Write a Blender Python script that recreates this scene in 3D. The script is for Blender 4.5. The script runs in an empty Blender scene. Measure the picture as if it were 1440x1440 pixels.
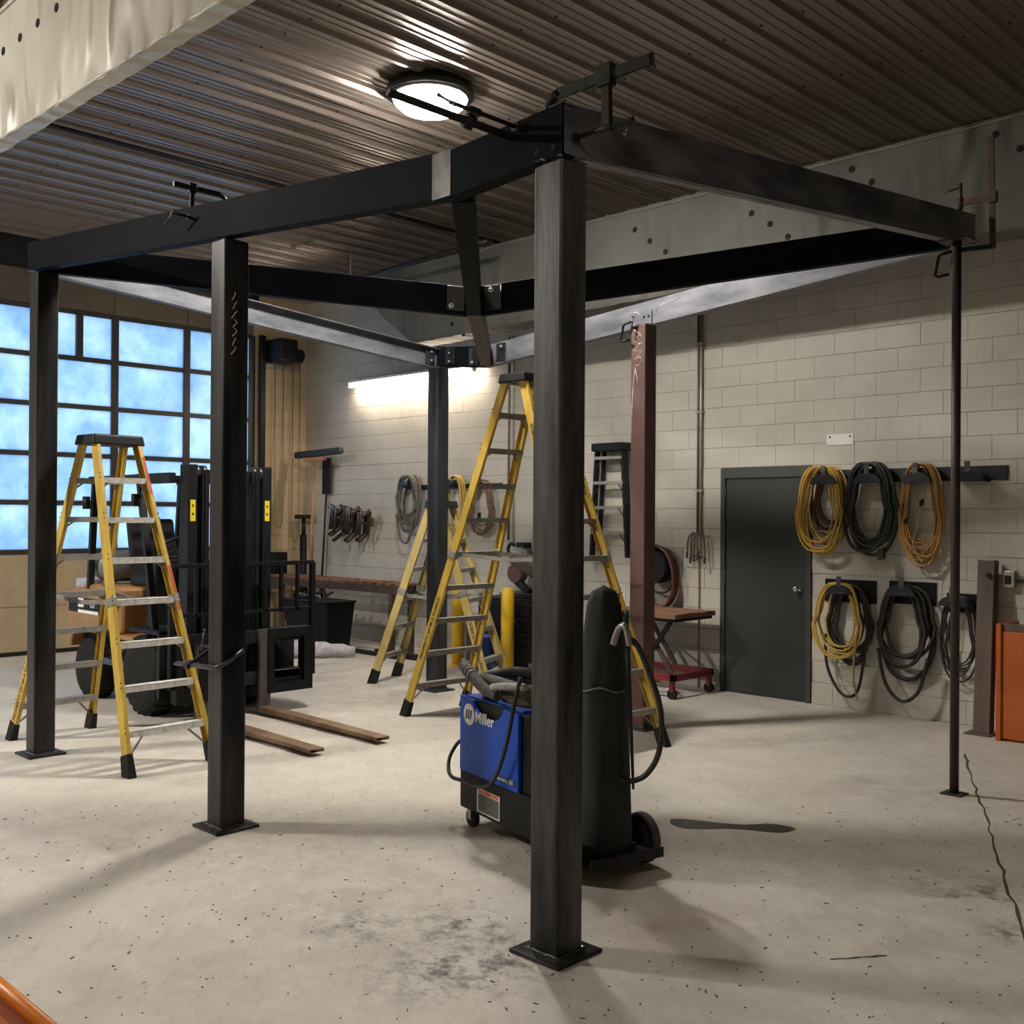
import bpy, bmesh, math, random
from mathutils import Vector, Matrix
random.seed(7)
scene = bpy.context.scene
COL = scene.collection
R_ = math.radians
PI = math.pi

# ------------------------------------------------------------------ camera
CAM_H = 1.74
FPX = 1490.0
yaw, pitch, roll = R_(44.8), R_(0.218), R_(0.375)
fw = Vector((-math.sin(yaw)*math.cos(pitch), math.cos(yaw)*math.cos(pitch), math.sin(pitch)))
rt = Vector((math.cos(yaw), math.sin(yaw), 0))
up = rt.cross(fw)
rt2 = rt*math.cos(roll) + up*math.sin(roll)
up2 = -rt*math.sin(roll) + up*math.cos(roll)
cam_d = bpy.data.cameras.new('camera')
cam_d.sensor_width = 36.0
cam_d.lens = 36.0*FPX/1440.0
cam_d.clip_start = 0.05
cam = bpy.data.objects.new('camera', cam_d)
COL.objects.link(cam)
m = Matrix((rt2, up2, -fw)).transposed().to_4x4()
m.translation = (0, 0, CAM_H)
cam.matrix_world = m
scene.camera = cam

# ------------------------------------------------------------------ world, exposure
LAMP_L = 340.0
LAMP2_L = 500.0
LAMP3_L = 75.0
TUBE_L = 75.0
wd = bpy.data.worlds.new('dusk_sky')
scene.world = wd
wd.use_nodes = True
bg = wd.node_tree.nodes['Background']
bg.inputs[0].default_value = (0.37, 0.68, 1.0, 1)
bg.inputs[1].default_value = 1.75
vs = scene.view_settings
vs.view_transform = 'Standard'
vs.look = 'None'
vs.exposure = 0.32
vs.gamma = 1.0
vs.use_curve_mapping = False

# ------------------------------------------------------------------ mesh helpers
class MB:
    def __init__(s):
        s.v = []; s.f = []; s.sm = []
    def add(s, verts, faces, smooth=False):
        b = len(s.v)
        s.v += [Vector(p) for p in verts]
        for f in faces:
            s.f.append([b+i for i in f]); s.sm.append(smooth)
        return s
    def hexa(s, p):
        return s.add(p, [(3,2,1,0),(4,5,6,7),(0,1,5,4),(1,2,6,5),(2,3,7,6),(3,0,4,7)])
    def box(s, x0,x1,y0,y1,z0,z1):
        return s.hexa([(x0,y0,z0),(x1,y0,z0),(x1,y1,z0),(x0,y1,z0),(x0,y0,z1),(x1,y0,z1),(x1,y1,z1),(x0,y1,z1)])
    def obox(s, c, ax, ay, az):
        c,ax,ay,az = Vector(c),Vector(ax),Vector(ay),Vector(az)
        return s.hexa([c-ax-ay-az,c+ax-ay-az,c+ax+ay-az,c-ax+ay-az,c-ax-ay+az,c+ax-ay+az,c+ax+ay+az,c-ax+ay+az])
    def bar(s, p, q, w, h, upv=(0,0,1)):
        p,q = Vector(p),Vector(q); d = (q-p).normalized(); u = Vector(upv)
        sx = d.cross(u)
        if sx.length < 1e-4: sx = d.cross(Vector((1,0,0)))
        sx.normalize(); u = sx.cross(d).normalized()
        a = sx*w/2; b = u*h/2
        return s.hexa([p-a-b,p+a-b,p+a+b,p-a+b,q-a-b,q+a-b,q+a+b,q-a+b])
    def cyl(s, p, q, r0, r1=None, n=12, cap=True):
        if r1 is None: r1 = r0
        p,q = Vector(p),Vector(q); d = (q-p).normalized()
        a = d.orthogonal().normalized(); b = d.cross(a)
        vv = []
        for i in range(n):
            t = 2*PI*i/n; o = a*math.cos(t)+b*math.sin(t)
            vv += [p+o*r0, q+o*r1]
        ff = [(2*i,2*((i+1)%n),2*((i+1)%n)+1,2*i+1) for i in range(n)]
        s.add(vv, ff, True)
        if cap:
            s.add([vv[2*i] for i in range(n)], [tuple(range(n))[::-1]])
            s.add([vv[2*i+1] for i in range(n)], [tuple(range(n))])
        return s
    def tube(s, pts, r, n=8, closed=False):
        pts = [Vector(p) for p in pts]; k = len(pts)
        rr = r if isinstance(r, (list,tuple)) else [r]*k
        prev = None; rings = []
        for i in range(k):
            if closed: d = (pts[(i+1)%k]-pts[i-1])
            else: d = pts[min(i+1,k-1)]-pts[max(i-1,0)]
            if d.length < 1e-9: d = Vector((0,0,1))
            d.normalize()
            if prev is None: a = d.orthogonal().normalized()
            else:
                a = prev - d*prev.dot(d)
                if a.length < 1e-6: a = d.orthogonal()
                a.normalize()
            prev = a; b = d.cross(a)
            rings.append([pts[i]+(a*math.cos(2*PI*j/n)+b*math.sin(2*PI*j/n))*rr[i] for j in range(n)])
        vv = [p for rg in rings for p in rg]; ff = []
        for i in range(k if closed else k-1):
            i2 = (i+1)%k
            for j in range(n):
                j2 = (j+1)%n
                ff.append((i*n+j,i*n+j2,i2*n+j2,i2*n+j))
        s.add(vv, ff, True)
        if not closed:
            s.add(rings[0], [tuple(range(n))[::-1]]); s.add(rings[-1], [tuple(range(n))])
        return s
    def lathe(s, prof, c, axis=(0,0,1), n=24, smooth=True):
        c = Vector(c); d = Vector(axis).normalized(); a = d.orthogonal().normalized(); b = d.cross(a)
        vv = []; k = len(prof)
        for r,z in prof:
            for j in range(n):
                t = 2*PI*j/n
                vv.append(c+d*z+(a*math.cos(t)+b*math.sin(t))*r)
        ff = []
        for i in range(k-1):
            for j in range(n):
                j2 = (j+1)%n
                ff.append((i*n+j,i*n+j2,(i+1)*n+j2,(i+1)*n+j))
        s.add(vv, ff, smooth)
        if prof[0][0] > 1e-4: s.add(vv[:n], [tuple(range(n))[::-1]])
        if prof[-1][0] > 1e-4: s.add(vv[-n:], [tuple(range(n))])
        return s
    def prism(s, poly, vec):
        poly = [Vector(p) for p in poly]; v = Vector(vec); n = len(poly)
        s.add(poly+[p+v for p in poly], [tuple(range(n))[::-1], tuple(range(n,2*n))]+[(i,(i+1)%n,n+(i+1)%n,n+i) for i in range(n)])
        return s
    def sphere(s, c, r, n=10, sc=(1,1,1)):
        prof = [(max(1e-5,math.sin(PI*i/n)*r), -math.cos(PI*i/n)*r) for i in range(n+1)]
        b = len(s.v); s.lathe(prof, (0,0,0), n=n+4)
        for i in range(b, len(s.v)):
            p = s.v[i]; s.v[i] = Vector((p.x*sc[0],p.y*sc[1],p.z*sc[2]))+Vector(c)
        return s
    def mesh(s, name, inv=None):
        me = bpy.data.meshes.new(name)
        vv = [inv @ p for p in s.v] if inv else s.v
        me.from_pydata([tuple(p) for p in vv], [], s.f)
        me.polygons.foreach_set('use_smooth', s.sm)
        bm = bmesh.new(); bm.from_mesh(me)
        bmesh.ops.remove_doubles(bm, verts=bm.verts, dist=1e-6)
        bmesh.ops.recalc_face_normals(bm, faces=bm.faces)
        bm.to_mesh(me); bm.free()
        return me
    def build(s, name, mat, parent=None, bevel=0, seg=2):
        inv = ROOTM[root_of(parent).name].inverted() if parent else None
        me = s.mesh(name, inv)
        o = bpy.data.objects.new(name, me); COL.objects.link(o)
        if mat: me.materials.append(mat)
        if parent: o.parent = parent
        if bevel:
            bv = o.modifiers.new('bevel', 'BEVEL'); bv.width = bevel; bv.segments = seg
            bv.limit_method = 'ANGLE'; bv.angle_limit = R_(40)
        if not parent: ROOTM[o.name] = Matrix.Identity(4)
        return o

ROOTM = {}
def root_of(o):
    while o.parent: o = o.parent
    return o
def tag(o, label=None, cat=None, group=None, kind=None):
    if label: o['label'] = label
    if cat: o['category'] = cat
    if group: o['group'] = group
    if kind: o['kind'] = kind
    return o
def thing(name, label, cat, loc, group=None):
    o = bpy.data.objects.new(name, None); COL.objects.link(o)
    o.empty_display_size = 0.1
    o.location = loc; ROOTM[o.name] = Matrix.Translation(Vector(loc))
    return tag(o, label, cat, group)
def solo(mb, name, label, cat, mat, loc, group=None, bevel=0):
    """one-mesh thing with its origin at its base"""
    M_ = Matrix.Translation(Vector(loc))
    me = mb.mesh(name, M_.inverted()); me.materials.append(mat)
    o = bpy.data.objects.new(name, me); COL.objects.link(o); o.location = loc
    ROOTM[o.name] = M_
    if bevel:
        bv = o.modifiers.new('bevel', 'BEVEL'); bv.width = bevel; bv.segments = 2
        bv.limit_method = 'ANGLE'; bv.angle_limit = R_(40)
    return tag(o, label, cat, group)
def text_part(string, size, mat, parent, name, pos, xdir, normal, ext=0.0006, align='LEFT', bold=0.0):
    cu = bpy.data.curves.new(name, 'FONT'); cu.body = string; cu.size = size; cu.extrude = ext
    cu.align_x = align; cu.resolution_u = 2; cu.offset = bold
    t = bpy.data.objects.new(name+'_tmp', cu); COL.objects.link(t)
    bpy.context.view_layer.update()
    me = bpy.data.meshes.new_from_object(t.evaluated_get(bpy.context.evaluated_depsgraph_get()))
    bpy.data.objects.remove(t)
    x = Vector(xdir).normalized(); n = Vector(normal).normalized(); y = n.cross(x).normalized()
    M4 = Matrix((x, y, n)).transposed().to_4x4(); M4.translation = Vector(pos)
    me.transform(ROOTM[root_of(parent).name].inverted() @ M4)
    me.materials.clear(); me.materials.append(mat)
    o = bpy.data.objects.new(name, me); COL.objects.link(o); o.parent = parent
    return o
def V(*a): return Vector(a)

# ------------------------------------------------------------------ materials
def nodes(name):
    mt = bpy.data.materials.new(name); mt.use_nodes = True
    nt = mt.node_tree
    return mt, nt, nt.nodes['Principled BSDF']
def mat(name, c, rough=0.5, metal=0.0, c2=None, sc=6.0, bump=0.0, bsc=None, stretch=(1,1,1), lo=0.35, hi=0.65, spec=None, detail=6, rvar=0.0):
    mt, nt, P = nodes(name)
    P.inputs['Roughness'].default_value = rough
    P.inputs['Metallic'].default_value = metal
    if spec is not None: P.inputs['Specular IOR Level'].default_value = spec
    P.inputs['Base Color'].default_value = (*c, 1)
    N = nt.nodes.new; L = nt.links.new
    geo = N('ShaderNodeNewGeometry'); mp = N('ShaderNodeMapping'); mp.inputs['Scale'].default_value = stretch
    L(geo.outputs['Position'], mp.inputs['Vector'])
    if c2 is not None:
        nz = N('ShaderNodeTexNoise'); nz.inputs['Scale'].default_value = sc; nz.inputs['Detail'].default_value = detail
        nz.inputs['Roughness'].default_value = 0.62
        L(mp.outputs[0], nz.inputs['Vector'])
        mr = N('ShaderNodeMapRange'); mr.inputs['From Min'].default_value = lo; mr.inputs['From Max'].default_value = hi
        L(nz.outputs['Fac'], mr.inputs['Value'])
        mx = N('ShaderNodeMix'); mx.data_type = 'RGBA'
        mx.inputs['A'].default_value = (*c, 1); mx.inputs['B'].default_value = (*c2, 1)
        L(mr.outputs[0], mx.inputs['Factor']); L(mx.outputs['Result'], P.inputs['Base Color'])
        if rvar:
            r2 = N('ShaderNodeMapRange'); r2.inputs['To Min'].default_value = rough-rvar; r2.inputs['To Max'].default_value = rough+rvar
            L(mr.outputs[0], r2.inputs['Value']); L(r2.outputs[0], P.inputs['Roughness'])
    if bump:
        nb = N('ShaderNodeTexNoise'); nb.inputs['Scale'].default_value = bsc or sc*4; nb.inputs['Detail'].default_value = 8
        L(mp.outputs[0], nb.inputs['Vector'])
        bp = N('ShaderNodeBump'); bp.inputs['Strength'].default_value = bump; bp.inputs['Distance'].default_value = 0.02
        L(nb.outputs['Fac'], bp.inputs['Height']); L(bp.outputs[0], P.inputs['Normal'])
    return mt
def emit(name, c, s, down=False):
    mt, nt, P = nodes(name)
    if down:   # a lens throws most of its light downwards
        g = nt.nodes.new('ShaderNodeNewGeometry'); sx = nt.nodes.new('ShaderNodeSeparateXYZ'); pw = nt.nodes.new('ShaderNodeMath'); pw.operation = 'POWER'; pw.inputs[1].default_value = 2.0
        mr = nt.nodes.new('ShaderNodeMapRange'); mr.inputs['To Min'].default_value = s*0.12; mr.inputs['To Max'].default_value = s
        ab = nt.nodes.new('ShaderNodeMath'); ab.operation = 'ABSOLUTE'
        nt.links.new(g.outputs['Normal'], sx.inputs[0]); nt.links.new(sx.outputs['Z'], ab.inputs[0]); nt.links.new(ab.outputs[0], pw.inputs[0]); nt.links.new(pw.outputs[0], mr.inputs['Value']); nt.links.new(mr.outputs[0], P.inputs['Emission Strength'])
    P.inputs['Base Color'].default_value = (0.8,0.8,0.8,1)
    P.inputs['Emission Color'].default_value = (*c, 1)
    P.inputs['Emission Strength'].default_value = s
    return mt

M = {}
M['steel'] = mat('mill_scale_steel', (0.011,0.011,0.013), 0.42, 0.3, (0.085,0.085,0.09), 2.6, 0.05, 30, (1.6,1.6,0.22), 0.42, 0.80, spec=0.35, rvar=0.08)
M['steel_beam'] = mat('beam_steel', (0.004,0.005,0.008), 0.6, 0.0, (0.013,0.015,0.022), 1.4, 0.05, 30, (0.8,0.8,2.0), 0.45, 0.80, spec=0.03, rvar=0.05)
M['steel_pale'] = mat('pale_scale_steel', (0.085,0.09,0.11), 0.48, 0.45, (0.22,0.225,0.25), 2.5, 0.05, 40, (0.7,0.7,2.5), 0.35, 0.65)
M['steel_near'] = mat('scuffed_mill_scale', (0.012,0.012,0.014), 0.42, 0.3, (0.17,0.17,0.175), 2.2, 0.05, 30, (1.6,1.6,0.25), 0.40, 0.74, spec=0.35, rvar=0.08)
M['steel_side'] = mat('streaked_beam_steel', (0.05,0.053,0.066), 0.45, 0.3, (0.19,0.195,0.225), 2.4, 0.05, 40, (2.5,0.7,2.5), 0.36, 0.66)  # base lightened to stand in for light missing from the right
M['cut_edge'] = mat('bright_cut_steel', (0.55,0.56,0.6), 0.3, 1.0)
M['painted_sheen'] = mat('painted_sheen_steel', (0.10,0.09,0.07), 0.4, 0.6, (0.012,0.012,0.016), 9, 0, None, (1,1,0.3))  # brighter steel with the sheen at the beam bend painted in
M['weld'] = mat('weld_bead', (0.22,0.21,0.20), 0.3, 0.9, (0.05,0.05,0.05), 60, 0.4, 150)
M['primer'] = mat('red_oxide_primer', (0.115,0.052,0.040), 0.6, 0.0, (0.075,0.038,0.032), 5, 0.05, 40)
M['rust_steel'] = mat('rusty_brown_steel', (0.050,0.032,0.024), 0.6, 0.25, (0.095,0.062,0.045), 9, 0.1, 60)
M['bolt'] = mat('zinc_bolt', (0.35,0.35,0.36), 0.35, 0.9)
M['clamp'] = mat('black_clamp_steel', (0.009,0.009,0.010), 0.45, 0.3, (0.022,0.022,0.024), 20, spec=0.3)
M['clamp_bar'] = mat('worn_clamp_bar', (0.06,0.06,0.065), 0.35, 0.8, (0.14,0.14,0.15), 18)
M['pole'] = mat('brown_pipe', (0.050,0.036,0.032), 0.5, 0.3, (0.03,0.024,0.022), 8)
M['chalk'] = mat('chalk_mark', (0.75,0.72,0.66), 0.9)
M['block'] = mat('painted_block', (0.50,0.475,0.415), 0.62, 0.0, (0.42,0.395,0.34), 1.6, 0.22, 60)
M['block_tan'] = mat('tan_painted_block', (0.50,0.39,0.24), 0.62, 0.0, (0.42,0.32,0.19), 1.6, 0.22, 60)
M['mortar'] = mat('joint_mortar', (0.24,0.22,0.18), 0.9, 0.0, (0.36,0.33,0.275), 2.0)
M['deck'] = mat('liner_panel_metal', (0.21,0.17,0.145), 0.33, 0.35, (0.15,0.12,0.103), 1.2, 0.03, 12, (1,0.2,1), 0.3, 0.7, rvar=0.06)
M['screw'] = mat('dark_screw', (0.03,0.03,0.03), 0.5, 0.5)
M['hole'] = mat('dark_hole', (0.006,0.006,0.006), 0.9)
M['panel_tan'] = mat('door_section_tan', (0.40,0.315,0.195), 0.55, 0.0, (0.32,0.25,0.155), 1.5, 0.03, 20)
M['door_frame_dark'] = mat('dark_door_frame', (0.030,0.024,0.022), 0.5, 0.2)
M['header'] = mat('brown_header_panel', (0.12,0.095,0.07), 0.6, 0.0, (0.09,0.07,0.052), 2)
M['door_grey'] = mat('grey_door_paint', (0.036,0.041,0.040), 0.45, 0.0, (0.030,0.034,0.033), 1.0, spec=0.3)
M['door_grey_frame'] = mat('grey_door_frame_paint', (0.050,0.055,0.051), 0.45, spec=0.3)
M['alu'] = mat('worn_aluminium', (0.78,0.77,0.74), 0.45, 0.1, (0.50,0.48,0.45), 22, 0.05, 60)
M['alu_dark'] = mat('dull_aluminium', (0.34,0.325,0.30), 0.5, 0.4, (0.24,0.225,0.20), 15)
M['yellow'] = mat('yellow_fibreglass', (0.60,0.415,0.065), 0.5, 0.0, (0.42,0.275,0.045), 9, 0.05, 60, (1,1,0.3))
M['yellow_pale'] = mat('faded_yellow_fibreglass', (0.52,0.40,0.14), 0.55, 0.0, (0.40,0.30,0.11), 9, 0.05, 60, (1,1,0.3))
M['paint_red'] = mat('red_paint_smear', (0.50,0.055,0.03), 0.6)
M['rubber'] = mat('black_rubber', (0.010,0.010,0.010), 0.65, spec=0.25)
M['tyre'] = mat('black_tyre', (0.012,0.012,0.011), 0.8, 0, (0.022,0.021,0.019), 12, 0.2, 50, spec=0.2)
M['plastic'] = mat('black_plastic', (0.010,0.011,0.012), 0.45, spec=0.25)
M['wheel_rubber'] = mat('dusty_wheel_rubber', (0.055,0.048,0.042), 0.7, 0, (0.035,0.03,0.027), 12)
M['ink'] = mat('black_ink', (0.03,0.025,0.015), 0.8)
M['white_ink'] = mat('white_print', (0.82,0.82,0.80), 0.6)
M['blue'] = mat('blue_powder_coat', (0.003,0.062,0.44), 0.4, spec=0.25)
M['navy'] = mat('navy_print', (0.01,0.02,0.06), 0.6)
M['orange_ink'] = mat('orange_print', (0.62,0.17,0.05), 0.6)
M['label_dark'] = mat('dark_label', (0.10,0.10,0.10), 0.6)
M['black_metal'] = mat('black_powder_coat', (0.006,0.006,0.007), 0.5, spec=0.22)
M['jacket'] = mat('green_black_canvas', (0.016,0.027,0.025), 0.85, 0, (0.024,0.037,0.034), 9, 0.15, 60)
M['hose_pack'] = mat('grey_hose_sleeve', (0.085,0.080,0.068), 0.75, 0, (0.045,0.042,0.036), 14, 0.3, 70)
M['hose_wrap'] = mat('pale_tape_wrap', (0.34,0.33,0.31), 0.6, 0, (0.16,0.155,0.15), 40)
M['cable'] = mat('black_cable', (0.016,0.015,0.014), 0.5)
M['cable_green'] = mat('black_green_cable', (0.012,0.016,0.015), 0.45)
M['cord_yellow'] = mat('yellow_cord', (0.52,0.33,0.055), 0.5)
M['cord_orange'] = mat('orange_cord', (0.42,0.225,0.06), 0.5)
M['cord_red'] = mat('dark_red_cord', (0.12,0.03,0.025), 0.5)
M['cord_brown'] = mat('brown_hose', (0.16,0.085,0.06), 0.5)
M['cord_grey'] = mat('grey_rope', (0.15,0.14,0.12), 0.8, 0, (0.08,0.075,0.065), 20)
M['maroon'] = mat('maroon_hose', (0.075,0.016,0.016), 0.5)
M['rack'] = mat('dark_blue_rack', (0.013,0.016,0.024), 0.45, 0.2)
M['galv'] = mat('galvanised_conduit', (0.40,0.385,0.34), 0.45, 0.5, (0.30,0.28,0.24), 10)
M['conduit_brown'] = mat('brown_conduit', (0.16,0.12,0.085), 0.5, 0.3)
M['wood'] = mat('rusty_plank', (0.24,0.115,0.062), 0.75, 0, (0.15,0.075,0.045), 8, 0.2, 40, (0.4,2,1))
M['tape'] = mat('blue_tape', (0.05,0.16,0.55), 0.6)
M['red'] = mat('red_enamel', (0.22,0.018,0.022), 0.45, 0, (0.14,0.013,0.016), 10)
M['bollard'] = mat('yellow_bollard', (0.78,0.50,0.02), 0.45, 0, (0.66,0.40,0.02), 5)
M['barrel'] = mat('blue_plastic', (0.012,0.06,0.33), 0.4)
M['brown_post'] = mat('brown_weathered_channel', (0.105,0.078,0.060), 0.7, 0, (0.075,0.053,0.04), 5, 0.1, 40, (2,2,0.5))
M['orange'] = mat('orange_enamel', (0.40,0.090,0.008), 0.45, 0, (0.32,0.068,0.007), 4)
M['orange_bright'] = mat('bright_orange_enamel', (0.80,0.27,0.012), 0.4, 0, (0.62,0.17,0.012), 6)
M['fl_tan'] = mat('tan_truck_paint', (0.34,0.185,0.062), 0.5, 0, (0.26,0.14,0.05), 4)
M['fl_yellow'] = mat('yellow_sticker', (0.75,0.56,0.03), 0.5)
M['fl_black'] = mat('black_mast_paint', (0.007,0.008,0.009), 0.48, 0.1, (0.014,0.015,0.017), 6, spec=0.25)
M['fork'] = mat('rust_worn_fork', (0.16,0.095,0.062), 0.55, 0.4, (0.26,0.165,0.10), 7, 0.1, 50)
M['fork_shank'] = mat('grey_fork_shank', (0.075,0.066,0.060), 0.5, 0.4, (0.11,0.095,0.085), 7)
M['grey_tank'] = mat('grey_gas_tank', (0.20,0.20,0.205), 0.4, 0.2)
M['white_plastic'] = mat('pale_plastic_wrap', (0.52,0.50,0.55), 0.3, 0, (0.34,0.32,0.37), 12, 0.6, 25)
M['white'] = mat('white_paint', (0.72,0.71,0.68), 0.5)
M['timber'] = mat('worn_broom_handle', (0.42,0.17,0.055), 0.55)
M['spill'] = mat('dark_spill', (0.045,0.037,0.031), 0.30)
M['crack'] = mat('crack_dirt', (0.045,0.040,0.035), 0.95)
M['grit'] = mat('floor_grit', (0.10,0.088,0.075), 0.9)
M['chrome'] = mat('chrome', (0.7,0.7,0.7), 0.15, 1.0)
M['back_wall_plain'] = mat('plain_painted_wall', (0.42,0.385,0.32), 0.7, 0, (0.36,0.33,0.27), 2)
M['bag'] = mat('dark_bag', (0.02,0.02,0.02), 0.6)
M['lamp'] = emit('lamp_lens_glow', (1.0,0.94,0.85), LAMP_L, True)
M['lamp2'] = emit('far_lamp_lens_glow', (1.0,0.94,0.85), LAMP2_L)
M['lamp3'] = emit('near_lamp_lens_glow', (1.0,0.88,0.72), LAMP3_L)
M['tube'] = emit('tube_glow', (1.0,0.84,0.66), TUBE_L)

def foil_mat(name, ca, cb, rough=0.42, dist=0.11):
    mt, nt, P = nodes(name)
    N = nt.nodes.new; L = nt.links.new
    P.inputs['Roughness'].default_value = rough; P.inputs['Metallic'].default_value = 0.0
    g = N('ShaderNodeNewGeometry')
    mp = N('ShaderNodeMapping'); mp.inputs['Scale'].default_value = (1.0,1.0,1.0); mp.inputs['Rotation'].default_value = (0,R_(35),0)
    L(g.outputs['Position'], mp.inputs['Vector'])
    n1 = N('ShaderNodeTexNoise'); n1.inputs['Scale'].default_value = 1.3; n1.inputs['Detail'].default_value = 5
    L(mp.outputs[0], n1.inputs['Vector'])
    mx = N('ShaderNodeMix'); mx.data_type = 'RGBA'
    mx.inputs['A'].default_value = (*ca,1); mx.inputs['B'].default_value = (*cb,1)
    mr = N('ShaderNodeMapRange'); mr.inputs['From Min'].default_value = 0.35; mr.inputs['From Max'].default_value = 0.7
    L(n1.outputs['Fac'], mr.inputs['Value']); L(mr.outputs[0], mx.inputs['Factor']); L(mx.outputs['Result'], P.inputs['Base Color'])
    mp2 = N('ShaderNodeMapping'); mp2.inputs['Scale'].default_value = (1.0,1.0,0.35); mp2.inputs['Rotation'].default_value = (0,R_(28),0)
    L(g.outputs['Position'], mp2.inputs['Vector'])
    w = N('ShaderNodeTexNoise'); w.noise_type = 'RIDGED_MULTIFRACTAL'; w.inputs['Scale'].default_value = 5.0; w.inputs['Detail'].default_value = 8
    L(mp2.outputs[0], w.inputs['Vector'])
    b = N('ShaderNodeBump'); b.inputs['Strength'].default_value = 1.0; b.inputs['Distance'].default_value = dist
    L(w.outputs['Fac'], b.inputs['Height']); L(b.outputs[0], P.inputs['Normal'])
    return mt
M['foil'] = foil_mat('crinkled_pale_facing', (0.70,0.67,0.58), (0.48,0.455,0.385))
M['foil_grey'] = foil_mat('dimmed_grey_facing', (0.12,0.115,0.10), (0.06,0.058,0.052), 0.7, 0.05)  # same facing in darker grey: weaker light on far girder put into colour

def glass_mat():
    mt = bpy.data.materials.new('frosted_pane'); mt.use_nodes = True
    nt = mt.node_tree; nt.nodes.clear(); N = nt.nodes.new; L = nt.links.new
    out = N('ShaderNodeOutputMaterial'); tr = N('ShaderNodeBsdfTranslucent'); gl = N('ShaderNodeBsdfGlossy'); mx = N('ShaderNodeMixShader')
    gl.inputs['Roughness'].default_value = 0.35
    mx.inputs[0].default_value = 0.05
    g = N('ShaderNodeNewGeometry'); n1 = N('ShaderNodeTexNoise'); n1.inputs['Scale'].default_value = 2.2; n1.inputs['Detail'].default_value = 8; n1.inputs['Roughness'].default_value = 0.7
    L(g.outputs['Position'], n1.inputs['Vector'])
    cr = N('ShaderNodeValToRGB')
    cr.color_ramp.elements[0].position = 0.30; cr.color_ramp.elements[0].color = (0.55,0.62,0.78,1)
    cr.color_ramp.elements[1].position = 0.68; cr.color_ramp.elements[1].color = (1.0,0.93,0.86,1)
    L(n1.outputs['Fac'], cr.inputs[0]); L(cr.outputs[0], tr.inputs[0])
    L(tr.outputs[0], mx.inputs[1]); L(gl.outputs[0], mx.inputs[2]); L(mx.outputs[0], out.inputs[0])
    return mt
M['glass'] = glass_mat()

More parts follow.
